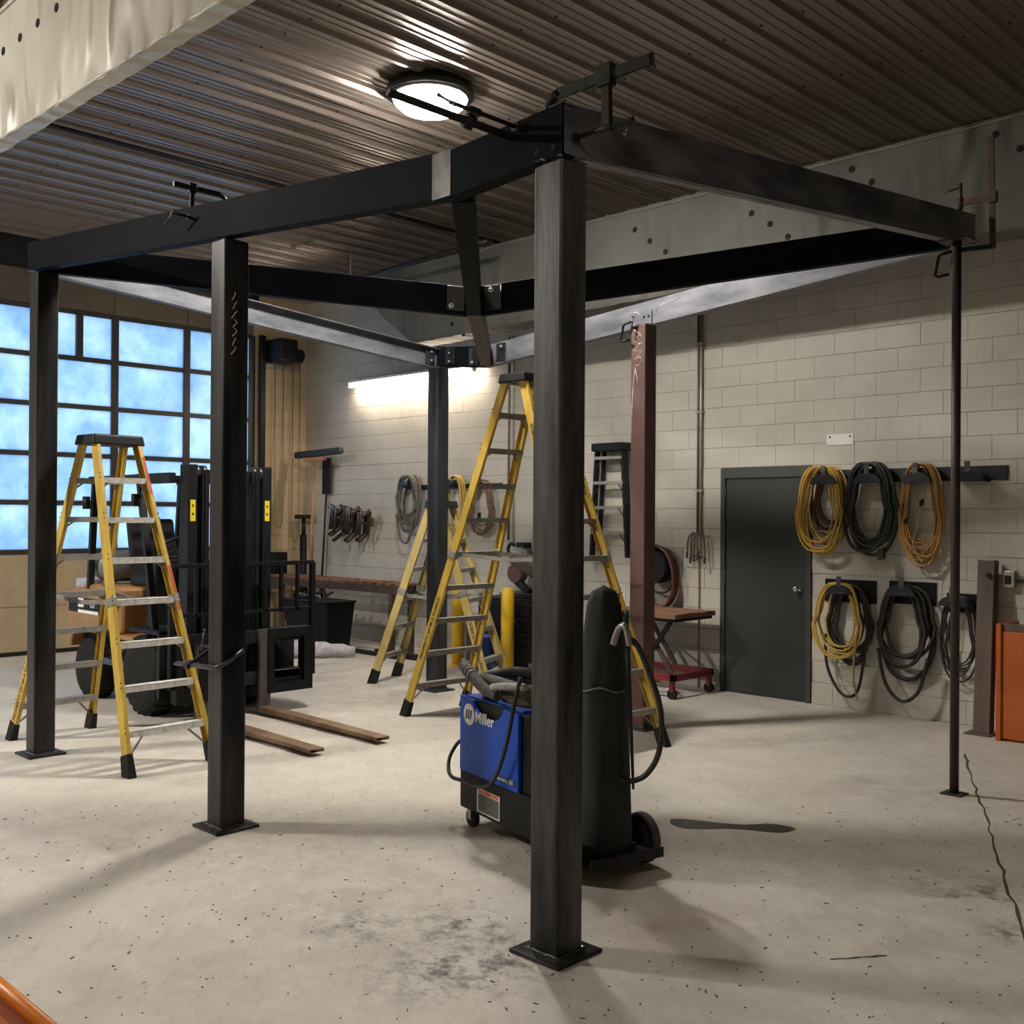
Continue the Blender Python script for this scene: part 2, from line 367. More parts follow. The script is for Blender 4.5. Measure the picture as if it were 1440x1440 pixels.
def floor_mat():
    mt, nt, P = nodes('worn_concrete'); N = nt.nodes.new; L = nt.links.new
    P.inputs['Roughness'].default_value = 0.62
    g = N('ShaderNodeNewGeometry'); pos = g.outputs['Position']
    def noise(s, d=6, r=0.6, vec=None):
        n = N('ShaderNodeTexNoise'); n.inputs['Scale'].default_value = s; n.inputs['Detail'].default_value = d; n.inputs['Roughness'].default_value = r
        L(vec or pos, n.inputs['Vector']); return n.outputs['Fac']
    def rng(f, a, b, lo=0.0, hi=1.0):
        r = N('ShaderNodeMapRange'); r.inputs['From Min'].default_value = a; r.inputs['From Max'].default_value = b
        r.inputs['To Min'].default_value = lo; r.inputs['To Max'].default_value = hi; L(f, r.inputs['Value']); return r.outputs[0]
    def mix(f, a, b):
        x = N('ShaderNodeMix'); x.data_type = 'RGBA'
        for nm, c in (('A', a), ('B', b)):
            if isinstance(c, tuple): x.inputs[nm].default_value = (*c, 1)
            else: L(c, x.inputs[nm])
        L(f, x.inputs['Factor']); return x.outputs['Result']
    def mul(a, b):
        x = N('ShaderNodeMath'); x.operation = 'MULTIPLY'
        for i, c in enumerate((a, b)):
            if isinstance(c, float): x.inputs[i].default_value = c
            else: L(c, x.inputs[i])
        return x.outputs[0]
    def near(p, r0, r1):
        d = N('ShaderNodeVectorMath'); d.operation = 'DISTANCE'; L(pos, d.inputs[0]); d.inputs[1].default_value = p
        return rng(d.outputs['Value'], r0, r1, 1.0, 0.0)
    c = mix(rng(noise(0.55, 4), 0.35, 0.68), (0.50,0.465,0.41), (0.37,0.338,0.295))
    c = mix(rng(noise(5.0, 10, 0.78), 0.42, 0.68, 0, 0.75), c, (0.60,0.565,0.50))
    c = mix(rng(noise(1.3, 7, 0.65), 0.56, 0.72, 0, 0.5), c, (0.30,0.262,0.21))
    mpv = N('ShaderNodeMapping'); mpv.inputs['Scale'].default_value = (1,1,1); mpv.inputs['Rotation'].default_value = (0,0,R_(40)); L(pos, mpv.inputs['Vector'])
    mps = N('ShaderNodeMapping'); mps.inputs['Scale'].default_value = (1,5,1); L(mpv.outputs[0], mps.inputs['Vector'])
    c = mix(rng(noise(3.0, 9, 0.75, mps.outputs[0]), 0.52, 0.70, 0, 0.5), c, (0.30,0.27,0.23))
    # small dark pits and chips
    vo = N('ShaderNodeTexVoronoi'); vo.inputs['Scale'].default_value = 9.0; L(pos, vo.inputs['Vector'])
    pit = mul(rng(vo.outputs['Distance'], 0.055, 0.085, 1.0, 0.0), rng(noise(1.1, 3), 0.42, 0.55))
    c = mix(pit, c, (0.085,0.075,0.062))
    vo2 = N('ShaderNodeTexVoronoi'); vo2.inputs['Scale'].default_value = 24.0; L(pos, vo2.inputs['Vector'])
    c = mix(mul(rng(vo2.outputs['Distance'], 0.06, 0.10, 0.75, 0.0), rng(noise(2.3, 3), 0.48, 0.6)), c, (0.13,0.115,0.095))
    # soot scuffs by the near column, oily marks by the joint
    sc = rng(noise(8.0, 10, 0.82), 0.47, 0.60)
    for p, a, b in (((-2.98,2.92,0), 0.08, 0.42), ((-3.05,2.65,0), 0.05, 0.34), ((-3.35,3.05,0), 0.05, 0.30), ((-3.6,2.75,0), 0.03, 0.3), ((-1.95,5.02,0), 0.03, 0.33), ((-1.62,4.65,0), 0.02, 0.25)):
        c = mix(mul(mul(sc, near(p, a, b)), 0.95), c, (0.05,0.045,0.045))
    # rusty-toned patch, partly the gas cylinder's cast shadow painted into the floor
    c = mix(mul(rng(noise(3.0, 5), 0.42, 0.6), mul(near((-2.75,3.75,0), 0.1, 0.45), 0.5)), c, (0.30,0.20,0.125))
    L(c, P.inputs['Base Color'])
    L(rng(noise(2.5, 6), 0.3, 0.7, 0.48, 0.72), P.inputs['Roughness'])
    b = N('ShaderNodeBump'); b.inputs['Strength'].default_value = 0.12; b.inputs['Distance'].default_value = 0.01
    L(noise(22.0, 9, 0.7), b.inputs['Height']); L(b.outputs[0], P.inputs['Normal'])
    return mt
M['floor'] = floor_mat()

# ================================================================== SETTING
XW, YW, ZC = -13.33, 9.05, 5.05          # window wall, door wall, ceiling
XR, YF = 4.0, -6.5
DX0, DX1, DZ = -6.02, -5.01, 2.235       # door opening
def struct(o): o['kind'] = 'structure'; return o

floor = struct(MB().box(XW-0.2, XR+0.2, YF-0.2, YW+0.2, -0.15, 0).build('floor', M['floor']))

# door wall: mortar backing with a doorway, blocks as pieces
wb = MB()
wb.box(XW-0.2, DX0, YW+0.004, YW+0.2, 0, ZC+0.15)
wb.box(DX1, XR+0.2, YW+0.004, YW+0.2, 0, ZC+0.15)
wb.box(DX0, DX1, YW+0.004, YW+0.2, DZ, ZC+0.15)
wall_back = struct(wb.build('wall_back', M['mortar']))
BW, BH, JT = 0.4064, 0.2032, 0.010
def block_mesh(w, name, mt, axis='y'):
    h = BH-0.006; w = w-0.002; d = 0.03; e = 0.002
    pts = []
    for (k, off) in ((0, d), (0, e), (e, 0.0)):
        for (a, b) in ((-w/2+k, -h/2+k), (w/2-k, -h/2+k), (w/2-k, h/2-k), (-w/2+k, h/2-k)):
            pts.append((a, off, b) if axis == 'y' else (-off, a, b))
    mb = MB(); mb.add(pts, [(8,9,10,11)]+[(i,(i+1)%4,4+(i+1)%4,4+i) for i in range(4)]+[(4+i,4+(i+1)%4,8+(i+1)%4,8+i) for i in range(4)])
    me = mb.mesh(name); me.materials.append(mt); return me
bm_cache = {}
def get_block(w, mt, axis):
    k = (round(w,3), mt.name, axis)
    if k not in bm_cache: bm_cache[k] = block_mesh(w, 'block', mt, axis)
    return bm_cache[k]
cells = []
for r in range(24):
    z = r*BH+BH/2
    x = XW - (BW/2 if r % 2 else 0.0)
    while x < -1.0:
        a, b = max(x, XW), x+BW
        segs = [(a, b)]
        if z < DZ:
            segs = []
            if a < DX0: segs.append((a, min(b, DX0)))
            if b > DX1: segs.append((max(a, DX1), b))
        for (p, q) in segs:
            if q-p > 0.05: cells.append((p, q, z))
        x += BW
def score(c):
    cx, cz = (c[0]+c[1])/2, c[2]
    dx = (cx*rt.x + YW*rt.y)/(cx*fw.x + YW*fw.y)
    vis = abs(dx) < 0.5 and cz < 3.85
    return (0 if vis else 100) + math.hypot(cx, YW)
cells.sort(key=score)
for c in cells[:300]:
    o = bpy.data.objects.new('block', get_block(c[1]-c[0], M['block'], 'y')); COL.objects.link(o)
    o.location = ((c[0]+c[1])/2, YW + random.uniform(-0.0015, 0.0015), c[2]); o.parent = wall_back
mb = MB()
for c in cells[300:]:
    me = get_block(c[1]-c[0], M['block'], 'y'); off = V((c[0]+c[1])/2, YW + random.uniform(-0.0015,0.0015), c[2])
    mb.add([v.co+off for v in me.vertices], [tuple(p.vertices) for p in me.polygons])
tag(mb.build('blockwork', M['block'], wall_back), kind='stuff')

# window wall: overhead door opening y 2.58 .. 8.13, z 0 .. 4.28
OY0, OY1, OZ = 2.08, 8.13, 4.30
wl = MB()
wl.box(XW-0.2, XW-0.006, OY1, YW+0.2, 0, ZC+0.15)
wl.box(XW-0.2, XW-0.006, YF-0.2, OY0, 0, ZC+0.15)
wl.box(XW-0.2, XW-0.006, OY0, OY1, OZ, ZC+0.15)
wall_left = struct(wl.build('wall_left', M['mortar']))
for r in range(24):
    z = r*BH+BH/2; y = OY1 - (BW/2 if r % 2 else 0)
    while y < YW:
        a, b = max(y, OY1), min(y+BW, YW)
        if b-a > 0.05:
            o = bpy.data.objects.new('block', get_block(b-a, M['block_tan'], 'x')); COL.objects.link(o)
            o.location = (XW, (a+b)/2, z); o.parent = wall_left
        y += BW
for i in range(5):
    MB().box(XW-0.006, XW+0.012, 3.0+i*1.03, 3.0+i*1.03+1.02, OZ+0.01, 4.72).build('header_panel', M['header'], wall_left)
struct(MB().box(XW-0.2, XR+0.2, YF-0.2, YF, 0, ZC+0.15).build('wall_front', M['back_wall_plain']))
struct(MB().box(XR, XR+0.2, YF, YW, 0, ZC+0.15).build('wall_right', M['back_wall_plain']))

# ceiling of ribbed liner panels
ceil = struct(MB().box(XW-0.2, XR+0.2, YF-0.2, YW+0.2, ZC+0.04, ZC+0.15).build('ceiling', M['back_wall_plain']))
PW = 0.9144
prof = []
for k in range(3):
    x = k*0.3048
    prof += [(x,0),(x+0.02,-0.032),(x+0.052,-0.032),(x+0.072,0),(x+0.136,0),(x+0.142,-0.007),(x+0.160,-0.007),(x+0.166,0),(x+0.212,0),(x+0.218,-0.007),(x+0.236,-0.007),(x+0.242,0)]
prof.append((PW,0))
mbp = MB()
n = len(prof)
mbp.add([(x,YF,z) for x,z in prof]+[(x,YW,z) for x,z in prof], [(i,i+1,n+i+1,n+i) for i in range(n-1)])
deck_me = mbp.mesh('deck_panel'); deck_me.materials.append(M['deck'])
x = XW-0.1
while x < XR:
    o = bpy.data.objects.new('deck_panel', deck_me); COL.objects.link(o); o.parent = ceil
    o.location = (x, 0, ZC+0.036); x += PW
mbs = MB()
x = XW-0.1
while x < 1.5:
    for k in range(3):
        for y in (3.0, 4.1, 5.2, 6.3, 7.4):
            xx, yy = x+k*0.3048+0.104, y+random.uniform(-0.02,0.02)
            mbs.cyl((xx,yy,ZC+0.038),(xx,yy,ZC+0.026),0.011,0.008,6)
    x += PW
tag(mbs.build('panel_screws', M['screw'], ceil), kind='stuff')

# foil faced roof girders
def girder(name, yface, ythick, x0, x1, zb0, zb1, ztop, slant, nrm, holes, fm_, label):
    g = thing(name, label, 'girder', ((x0+x1)/2, yface+ythick/2, zb0))
    nseg = 170; poly = []; wr = random.Random(3)
    poly.append((x1, yface, ztop))
    if slant: poly += [(x0-1.05, yface, ztop), (x0-0.62, yface, zb0+0.42)]
    else: poly.append((x0, yface, ztop))
    for i in range(nseg+1):
        t = i/nseg; wob = wr.uniform(-0.006,0.006)
        poly.append((x0+(x1-x0)*t, yface, zb0+(zb1-zb0)*t+wob))
    MB().prism(poly, (0, ythick, 0)).build('girder_body', fm_, g)
    hm = MB(); s = nrm
    for (hx, hz) in holes:
        h = MB(); h.cyl((hx, yface if s < 0 else yface+ythick, hz), (hx, (yface if s < 0 else yface+ythick)+s*0.004, hz), 0.028, n=12)
        h.build('hole', M['hole'], g)
    yy = yface if s < 0 else yface+ythick
    MB().tube([(x0+(x1-x0)*i/30, yy+s*0.012, min(ztop,ZC)-0.03+0.006*math.sin(i*1.7)) for i in range(31)], 0.010 if nrm < 0 and yface < 5 else 0.005, 6).build('edge_seam', M['white'] if yface < 5 else M['alu_dark'], g)
    MB().tube([(x0+(x1-x0)*i/200, yy+s*0.002, zb0+(zb1-zb0)*i/200+0.008+wr.uniform(-0.004,0.004)) for i in range(201)], [wr.uniform(0.008,0.015) for i in range(201)], 6).build('hem', fm_, g)
    return g
k = 8.12/8.89
hr = [(-3.103,4.716),(-3.297,4.879),(-4.55,4.878),(-4.36,4.721),(-5.586,4.685),(-5.382,4.543),(-5.191,4.386),(-7.013,4.792),(-6.814,4.635),(-6.611,4.488),(-7.21,4.024),(-9.906,4.142),(-9.694,3.992)]
hr = [(a*k, 1.74+(b-1.74)*k) for a, b in hr]
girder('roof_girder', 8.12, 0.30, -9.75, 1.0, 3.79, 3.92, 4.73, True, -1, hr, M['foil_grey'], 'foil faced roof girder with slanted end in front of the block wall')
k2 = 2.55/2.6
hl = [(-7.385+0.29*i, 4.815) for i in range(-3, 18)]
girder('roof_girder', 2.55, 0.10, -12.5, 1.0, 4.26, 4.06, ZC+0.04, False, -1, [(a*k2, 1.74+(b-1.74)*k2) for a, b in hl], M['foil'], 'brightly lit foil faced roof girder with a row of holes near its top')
# dark beam along the window wall
struct(MB().box(-13.325, -13.12, 2.64, 8.1, 4.72, ZC+0.02).build('trim_1', M['fl_black']))

# overhead glazed door
od = struct(thing('door_2', None, None, (XW, (OY0+OY1)/2, 0)))
zr = [1.261, 1.868, 2.474, 3.089, 3.695, 4.282]
ys = [8.13-1.01*i for i in range(6)]
for j in range(5):
    for i in range(5):
        y1, y0 = ys[i]-0.035, ys[i+1]+0.035
        MB().box(XW-0.035, XW-0.029, y0, y1, zr[j]+0.025, zr[j+1]-0.025).build('pane', M['glass'], od)
for z in zr: MB().box(XW-0.055, XW-0.005, OY0, OY1, z-0.03, z+0.03).build('rail', M['door_frame_dark'], od, 0.004)
for y in ys+[OY0+0.03]: MB().box(XW-0.06, XW+0.004, y-0.045, y+0.045, 0, OZ).build('mullion', M['door_frame_dark'], od, 0.004)
for a, b in ((0.0, 0.61), (0.625, 1.23)):
    for i in range(5): MB().box(XW-0.05, XW-0.012, ys[i+1]+0.04, ys[i]-0.04, a+0.004, b).build('section_panel', M['panel_tan'], od, 0.006)
for i in range(5): MB().box(XW-0.012, XW+0.002, ys[i+1]+0.05, ys[i]-0.05, 0.60, 0.635).build('section_lip', M['panel_tan'], od)
MB().box(XW-0.01, XW+0.012, OY0, OY1, 0, 0.05).build('bottom_seal', M['rubber'], od)
MB().box(XW-0.05, XW+0.02, 5.60, 5.68, 3.70, OZ).build('hanger', M['door_frame_dark'], od)
MB().box(XW-0.2, XW-0.03, OY0, 3.09, 1.26, OZ).build('side_filler', M['door_frame_dark'], od)
# vertical track with bracket
tk = thing('door_track', 'black vertical steel door track beside the glazed overhead door', 'track', (-13.2, 8.22, 0))
MB().box(-13.26, -13.20, 8.19, 8.27, 0, 4.3).build('track_channel', M['black_metal'], tk)
for z in (0.5, 1.5, 2.5, 3.5): MB().box(-13.325, -13.26, 8.20, 8.26, z, z+0.06).build('bracket', M['galv'], tk)
op = thing('door_operator', 'black motor unit high on the tan block jamb', 'motor', (-13.1, 8.42, 3.9))
MB().box(-13.32, -12.9, 8.30, 8.62, 3.92, 4.25).build('motor_housing', M['black_metal'], op, 0.03)
MB().cyl((-13.1,8.62,4.05),(-13.1,8.80,4.05),0.10).build('chain_wheel', M['plastic'], op)
MB().box(-13.32,-13.28,8.25,8.9,3.86,3.92).build('mounting_bracket', M['galv'], op)
for i, (ya, yb, zlow) in enumerate(((8.36,8.50,1.55),(8.66,8.78,1.35))):
    pts = [(-13.1,ya,3.95)]+[(-13.1,ya,zlow+0.12)]+[(-13.1,(ya+yb)/2-(yb-ya)/2*math.cos(PI*t/8),zlow+0.12-0.12*math.sin(PI*t/8)) for t in range(1,8)]+[(-13.1,yb,zlow+0.12),(-13.1,yb,3.95)]
    solo(MB().tube(pts, 0.008, 6), 'hoist_chain', ('thin hoist chain loop hanging beside the door track' if i == 0 else 'thin hoist chain loop hanging near the room corner'), 'chain', M['conduit_brown'], (-13.1, ya, zlow))

# grey steel door
d1 = struct(thing('door_1', None, None, ((DX0+DX1)/2, YW, 0)))
fm = MB(); fm.box(DX0+0.003, DX0+0.055, YW-0.02, YW+0.08, 0, DZ-0.003); fm.box(DX1-0.055, DX1-0.003, YW-0.02, YW+0.08, 0, DZ-0.003); fm.box(DX0+0.055, DX1-0.055, YW-0.02, YW+0.08, DZ-0.105, DZ-0.003)
fm.build('door_frame', M['door_grey_frame'], d1, 0.004)
MB().box(DX0+0.058, DX1-0.058, YW+0.002, YW+0.045, 0.008, DZ-0.108).build('door_leaf', M['door_grey'], d1, 0.002)
MB().box(DX0+0.004, DX1-0.004, YW+0.082, YW+0.19, 0.001, DZ-0.004).build('door_light_stop', M['door_grey'], d1)  # unseen panel added to keep sky glow from leaking round the leaf
kb = MB().lathe([(0.035,0),(0.035,0.008),(0.012,0.012),(0.012,0.04),(0.027,0.05),(0.03,0.065),(0.02,0.078),(0.001,0.08)], (DX1-0.14, YW+0.002, 1.07), (0,-1,0), 16); kb.build('door_knob', M['chrome'], d1)
for z in (0.25, 1.1, 1.95): MB().cyl((DX0+0.056,YW-0.006,z),(DX0+0.056,YW-0.006,z+0.11),0.008,n=8).build('hinge', M['clamp_bar'], d1)

# floor joint / cracks and spill
def ribbon(pts, w0, name, mt, par, z=0.0012):
    mb = MB(); L_ = []; 
    for i, p in enumerate(pts):
        a = Vector(pts[max(i-1,0)]); b = Vector(pts[min(i+1,len(pts)-1)]); d = (b-a).normalized(); nn = Vector((-d.y, d.x))
        w = w0*random.uniform(0.5,1.3)
        L_.append((p[0]+nn.x*w, p[1]+nn.y*w, z)); L_.append((p[0]-nn.x*w, p[1]-nn.y*w, z))
    mb.add(L_, [(2*i,2*i+1,2*i+3,2*i+2) for i in range(len(pts)-1)])
    return mb.build(name, mt, par)
jp = []
for i in range(41):
    t = i/40; jp.append((-3.15+(2.05)*t+random.uniform(-0.012,0.012), 7.95-4.35*t+random.uniform(-0.006,0.006)))
ribbon(jp, 0.008, 'crack', M['crack'], floor)
ribbon([(-2.05+0.02*i+random.uniform(-.004,.004), 3.86+0.028*i) for i in range(8)], 0.007, 'crack', M['crack'], floor)

# ================================================================== STEEL FRAME
FR = thing('steel_canopy_frame', 'dark steel canopy frame of square columns and sloping channel beams', 'steel frame', (-5.4, 5.0, 0))
def plate_holes(cx, cy, h, par):
    for sx in (-1,1):
        for sy in (-1,1):
            MB().cyl((cx+sx*h,cy+sy*h,0.0165),(cx+sx*h,cy+sy*h,0.0172),0.012,n=10).build('bolt_hole', M['hole'], par)
def column(x0, y0, ztop, mt, label, s=0.152, pl=0.265, topcap=True):
    c = MB().box(x0, x0+s, y0, y0+s, 0.016, ztop).build('column', mt, FR, 0.012, 3)
    if label: c['label'] = label
    cx, cy = x0+s/2, y0+s/2
    MB().box(cx-pl/2, cx+pl/2, cy-pl/2, cy+pl/2, 0, 0.016).build('base_plate', M['steel'], c, 0.003)
    plate_holes(cx, cy, pl/2-0.035, c)
    e = s/2+0.003; pts = []
    for k in range(4):
        a = [(-e,-e),(e,-e),(e,e),(-e,e)]; p, q = a[k], a[(k+1)%4]
        for i in range(18):
            t = i/18; pts.append((cx+p[0]+(q[0]-p[0])*t+random.uniform(-.0015,.0015), cy+p[1]+(q[1]-p[1])*t+random.uniform(-.0015,.0015), 0.018+random.uniform(-.002,.002)))
    MB().tube(pts, [random.uniform(0.005,0.009) for _ in pts], 6, True).build('weld_bead', M['weld'], c)
    return c
c1 = column(-2.930, 3.062, 3.147, M['steel_near'], 'dark square steel column by the blue welder')
c2 = column(-5.360, 3.000, 3.262, M['steel'], 'dark square steel column carrying a low clamp')
c3 = column(-7.875, 2.965, 3.47, M['steel'], 'dark square steel column behind the left ladder')
c4 = column(-8.050, 6.900, 3.215, M['steel'], 'dark square steel column by the wall lamp')
c5 = column(-5.480, 6.900, 3.325, M['primer'], 'red primed square steel column')
# bright top lip of the near column
lp = MB(); 
for (a, b) in (((-2.930,3.062),(-2.778,3.062)),((-2.778,3.062),(-2.778,3.214))): lp.bar((*a,3.148),(*b,3.148),0.007,0.006)
lp.build('cut_edge', M['cut_edge'], c1)
# scratch marks on column
sm = MB()
for i in range(7):
    z = 2.62+0.05*i; sm.tube([(-5.207,3.04+random.uniform(0,.02),z),(-5.207,3.06+random.uniform(0,.03),z+0.03),(-5.207,3.05+random.uniform(0,.03),z+0.045)],0.003,4)
sm.build('chalk_marks', M['chalk'], c2)
# chalk scribble on primed column face (facing -Y)
def face_curve(pts, y, r, name, par):
    MB().tube([(x, y, z) for x, z in pts], r, 4).build(name, M['chalk'], par)
X0 = -5.48
sc_ = [(0.02+0.035*math.sin(i*0.9)+0.012*i*0.5, -0.06-0.02*i+0.03*math.cos(i*1.7)) for i in range(14)]
face_curve([(X0+0.02+(0.1*abs(math.sin(i*0.8))), 3.27-0.018*i+0.02*math.cos(i*1.9)) for i in range(18)], 6.899, 0.0022, 'chalk_scribble', c5)
face_curve([(X0+0.045,2.95),(X0+0.03,2.85),(X0+0.015,2.6),(X0+0.015,2.3)], 6.899, 0.0022, 'chalk_scribble', c5)
face_curve([(X0+0.045,2.97),(X0+0.07,2.88),(X0+0.085,2.80)], 6.899, 0.0022, 'chalk_scribble', c5)

def channel(p, q, side, mt, label=None, depth=0.203, fl=0.075, t=0.009):
    """C channel: p, q on the top outer edge of the web; side = direction of the flanges"""
    p, q, s = Vector(p), Vector(q), Vector(side).normalized(); z = Vector((0,0,1))
    mb = MB()
    def pr(o0, o1, z0, z1):
        mb.hexa([p+s*o0-z*z1, p+s*o1-z*z1, q+s*o1-z*z1, q+s*o0-z*z1, p+s*o0-z*z0, p+s*o1-z*z0, q+s*o1-z*z0, q+s*o0-z*z0])
    pr(0, t, 0, depth); pr(t, fl, 0, t); pr(t, fl, depth-t, depth)
    o = mb.build('channel_beam', mt, FR, 0.002, 1)
    if label: o['label'] = label
    return o
NB = V(-3.405, 3.037, 3.314); FB = V(-7.36, 7.03, 3.372); CN = V(-5.395, 5.045, 3.342)
A1 = V(-2.765, 3.048, 3.352); A3 = V(-7.885, 2.953, 3.695); A4 = V(-8.07, 7.03, 3.44); AD = V(-2.765, 7.115, 3.754)
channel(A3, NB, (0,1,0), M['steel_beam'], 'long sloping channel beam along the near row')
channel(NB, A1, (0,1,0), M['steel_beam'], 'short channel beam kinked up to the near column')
MB().box(-3.52,-3.40,3.0345,3.0385,3.118,3.318).build('sheen_patch', M['painted_sheen'], FR)  # thin plate added to paint the bright reflection at the bend
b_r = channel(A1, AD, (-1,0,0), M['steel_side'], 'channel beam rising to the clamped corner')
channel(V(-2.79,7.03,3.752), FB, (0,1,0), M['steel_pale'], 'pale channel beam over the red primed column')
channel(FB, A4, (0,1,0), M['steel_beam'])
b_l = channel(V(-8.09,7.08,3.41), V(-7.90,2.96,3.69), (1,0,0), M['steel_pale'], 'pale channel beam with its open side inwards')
def perp(p, q):
    d = (q-p); n_ = Vector((-d.y, d.x, 0)).normalized()
    if n_.dot(Vector((p.x+q.x, p.y+q.y, 0))) < 0: n_ = -n_
    return n_
h1a = V(-7.80,3.03,3.685); channel(h1a, CN+V(-0.045,-0.03,0), perp(h1a, CN), M['steel_beam'], 'black diagonal hip beam')
h2a = V(-2.86,6.95,3.725); channel(h2a, CN+V(0.035,0.03,0), perp(CN, h2a), M['steel_beam'], 'black diagonal hip beam')
# valley tube in two pieces
vd = (FB-NB); vd.z = 0; vd.normalize(); vn = Vector((-vd.y, vd.x, 0))
def valley(p, q, mt, w=0.098, dep=0.20):
    a = vn*w/2; z = V(0,0,1)
    mb = MB(); mb.hexa([p-a-z*dep,p+a-z*dep,q+a-z*dep,q-a-z*dep,p-a,p+a,q+a,q-a])
    return mb.build('valley_beam', mt, FR, 0.006, 2)
vs_ = NB+V(-0.02,0.09,-0.003)
valley(vs_, CN+V(0,0,-0.004), M['steel_beam'])
valley(CN+V(0,0,-0.004)+vd*0.02, FB+V(0.04,-0.03,-0.002), M['rust_steel'])
# connection plates and bolts
def bolt(p, n_, r=0.013):
    p, n_ = Vector(p), Vector(n_).normalized()
    mb = MB(); mb.cyl(p, p+n_*0.012, r*1.5, n=6); mb.sphere(p+n_*0.012, r*0.9, 6); mb.build('bolt', M['bolt'], FR)
def plate(c, ax, az, n_, mt=None):
    MB().obox(Vector(c)+Vector(n_)*0.004, ax, az, Vector(n_).normalized()*0.004).build('splice_plate', mt or M['steel'], FR, 0.001, 1)
n1 = -perp(h1a, CN); d1_ = (CN-h1a).normalized(); n2 = -perp(CN, h2a); d2_ = (h2a-CN).normalized()
for (p, d_, n_) in ((CN-d1_*0.13, d1_, n1), (CN+d2_*0.13, d2_, n2)):
    plate(p+V(0,0,-0.10), d_*0.06, V(0,0,0.085), n_)
bolt(CN-d1_*0.16+V(0,0,-0.155)+n1*0.008, n1); bolt(CN+d2_*0.12+V(0,0,-0.045)+n2*0.008, n2)
MB().bar(CN+d2_*0.19+V(0,0,-0.02)+n2*0.006, CN+d2_*0.19+V(0,0,-0.19)+n2*0.006, 0.006, 0.006).build('cut_edge', M['cut_edge'], FR)
for (x_, sgn) in ((-7.30+0.16, 1), (-7.45-0.07, -1)):
    zt = FB.z + (0.083*(x_+7.36) if sgn > 0 else -0.096*(x_+7.36))
    plate((x_, 7.03, zt-0.10), (0.06,0,0), (0,0,0.085), (0,-1,0))
    bolt((x_+0.01*sgn, 7.022, zt-(0.05 if sgn > 0 else 0.16)), (0,-1,0))
MB().bar((-7.07,7.022,3.375),(-7.05,7.022,3.20),0.006,0.006).build('cut_edge', M['cut_edge'], FR)
plate((-7.86,7.03,3.33), (0.06,0,0), (0,0,0.085), (0,-1,0))
plate((-8.055,6.93,3.33), (0,0.06,0), (0,0,0.085), (1,0,0))
for z in (3.375, 3.29): bolt((-8.045,6.94,z), (1,0,0)); bolt((-7.86,7.02,z-0.02), (0,-1,0), 0.009)
plate((-5.42,7.03,3.40), (0.06,0,0), (0,0,0.055), (0,-1,0), M['steel_pale'])
for x_ in (-5.44,-5.39): MB().cyl((x_,7.021,3.405),(x_,7.019,3.405),0.011,n=10).build('bolt_hole', M['hole'], FR)
for x_ in (-2.90,-2.81): MB().cyl((x_,3.048,3.185),(x_,3.0445,3.185),0.012,n=10).build('bolt_hole', M['hole'], FR)
MB().tube([(-2.925+0.012*i,3.052,3.150+0.004*math.sin(i*2)) for i in range(7)], 0.007, 6).build('weld_bead', M['weld'], FR)
face_curve([(-5.62,3.42),(-5.58,3.455),(-5.52,3.455),(-5.47,3.42)], 7.0285, 0.002, 'chalk_marks', FR)
face_curve([(-5.33,3.43),(-5.28,3.48),(-5.15,3.50),(-5.08,3.52)], 7.0285, 0.002, 'chalk_marks', FR)
# prop pole
pp = thing('support_pole', 'slim brown steel pipe propping the clamped frame corner', 'pole', (-2.735, 6.74, 0))
MB().cyl((-2.735,6.74,0.008),(-2.735,6.74,3.50),0.028,n=16).build('pipe', M['pole'], pp)
MB().box(-2.80,-2.67,6.675,6.805,0,0.008).build('foot_plate', M['pole'], pp)
MB().box(-2.83,-2.64,6.66,6.82,3.497,3.507).build('head_plate', M['pole'], pp)

# ================================================================== CLAMPS
def fclamp(label, O, a, d, L_, S, J, gap, bar_mat=None, hdl=None, group=None, k=1.0):
    O, a, d = Vector(O), Vector(a).normalized(), Vector(d).normalized(); s = a.cross(d)
    t = thing('bar_clamp', label, 'clamp', O+d*J, group)
    bm_ = bar_mat or M['clamp']
    mb = MB(); r = 0.013*k
    mb.tube([O+d*J, O+d*0.05, O+d*0.028+a*0.008, O+d*0.010+a*0.026, O+a*0.05], r, 8)
    mb.bar(O+a*0.045, O+a*L_, 0.012*k, 0.028*k, d)
    mb.build('bar', bm_, t)
    MB().obox(O+a*(L_-0.003), a*0.004, d*0.014*k, s*0.006*k).build('bar_end', M['clamp_bar'], t)
    mb = MB(); mb.obox(O+a*S, a*0.022*k, d*0.028*k, s*0.014*k); mb.bar(O+a*S+d*0.02, O+a*(S+0.005)+d*J, 0.016*k, 0.026*k, a); mb.cyl(O+a*(S-0.025)+d*J, O+a*(S+0.03)+d*J, 0.017, n=10)
    mb.build('sliding_jaw', M['clamp'], t, 0.003)
    e = O+a*(S+0.13)+d*J
    mb = MB(); mb.cyl(O+a*gap+d*J, e, 0.009, n=8); mb.cyl(O+a*gap+d*J, O+a*(gap+0.012)+d*J, 0.02, n=12); mb.build('screw', M['clamp'], t)
    h = Vector(hdl or d).normalized()
    mb = MB(); mb.cyl(e-a*0.01-h*0.02, e-a*0.01+h*0.09, 0.006, n=8); mb.sphere(e-a*0.01+h*0.09, 0.009, 6); mb.sphere(e-a*0.01-h*0.02, 0.009, 6); mb.build('handle', M['clamp_bar'], t)
    return t
fclamp('large black bar clamp gripping the corner above the near column', (-2.90,3.115,3.425), (1,0,0), (0,0,-1), 0.52, 0.30, 0.20, 0.14, hdl=(0.2,-0.6,-0.8), k=1.5)
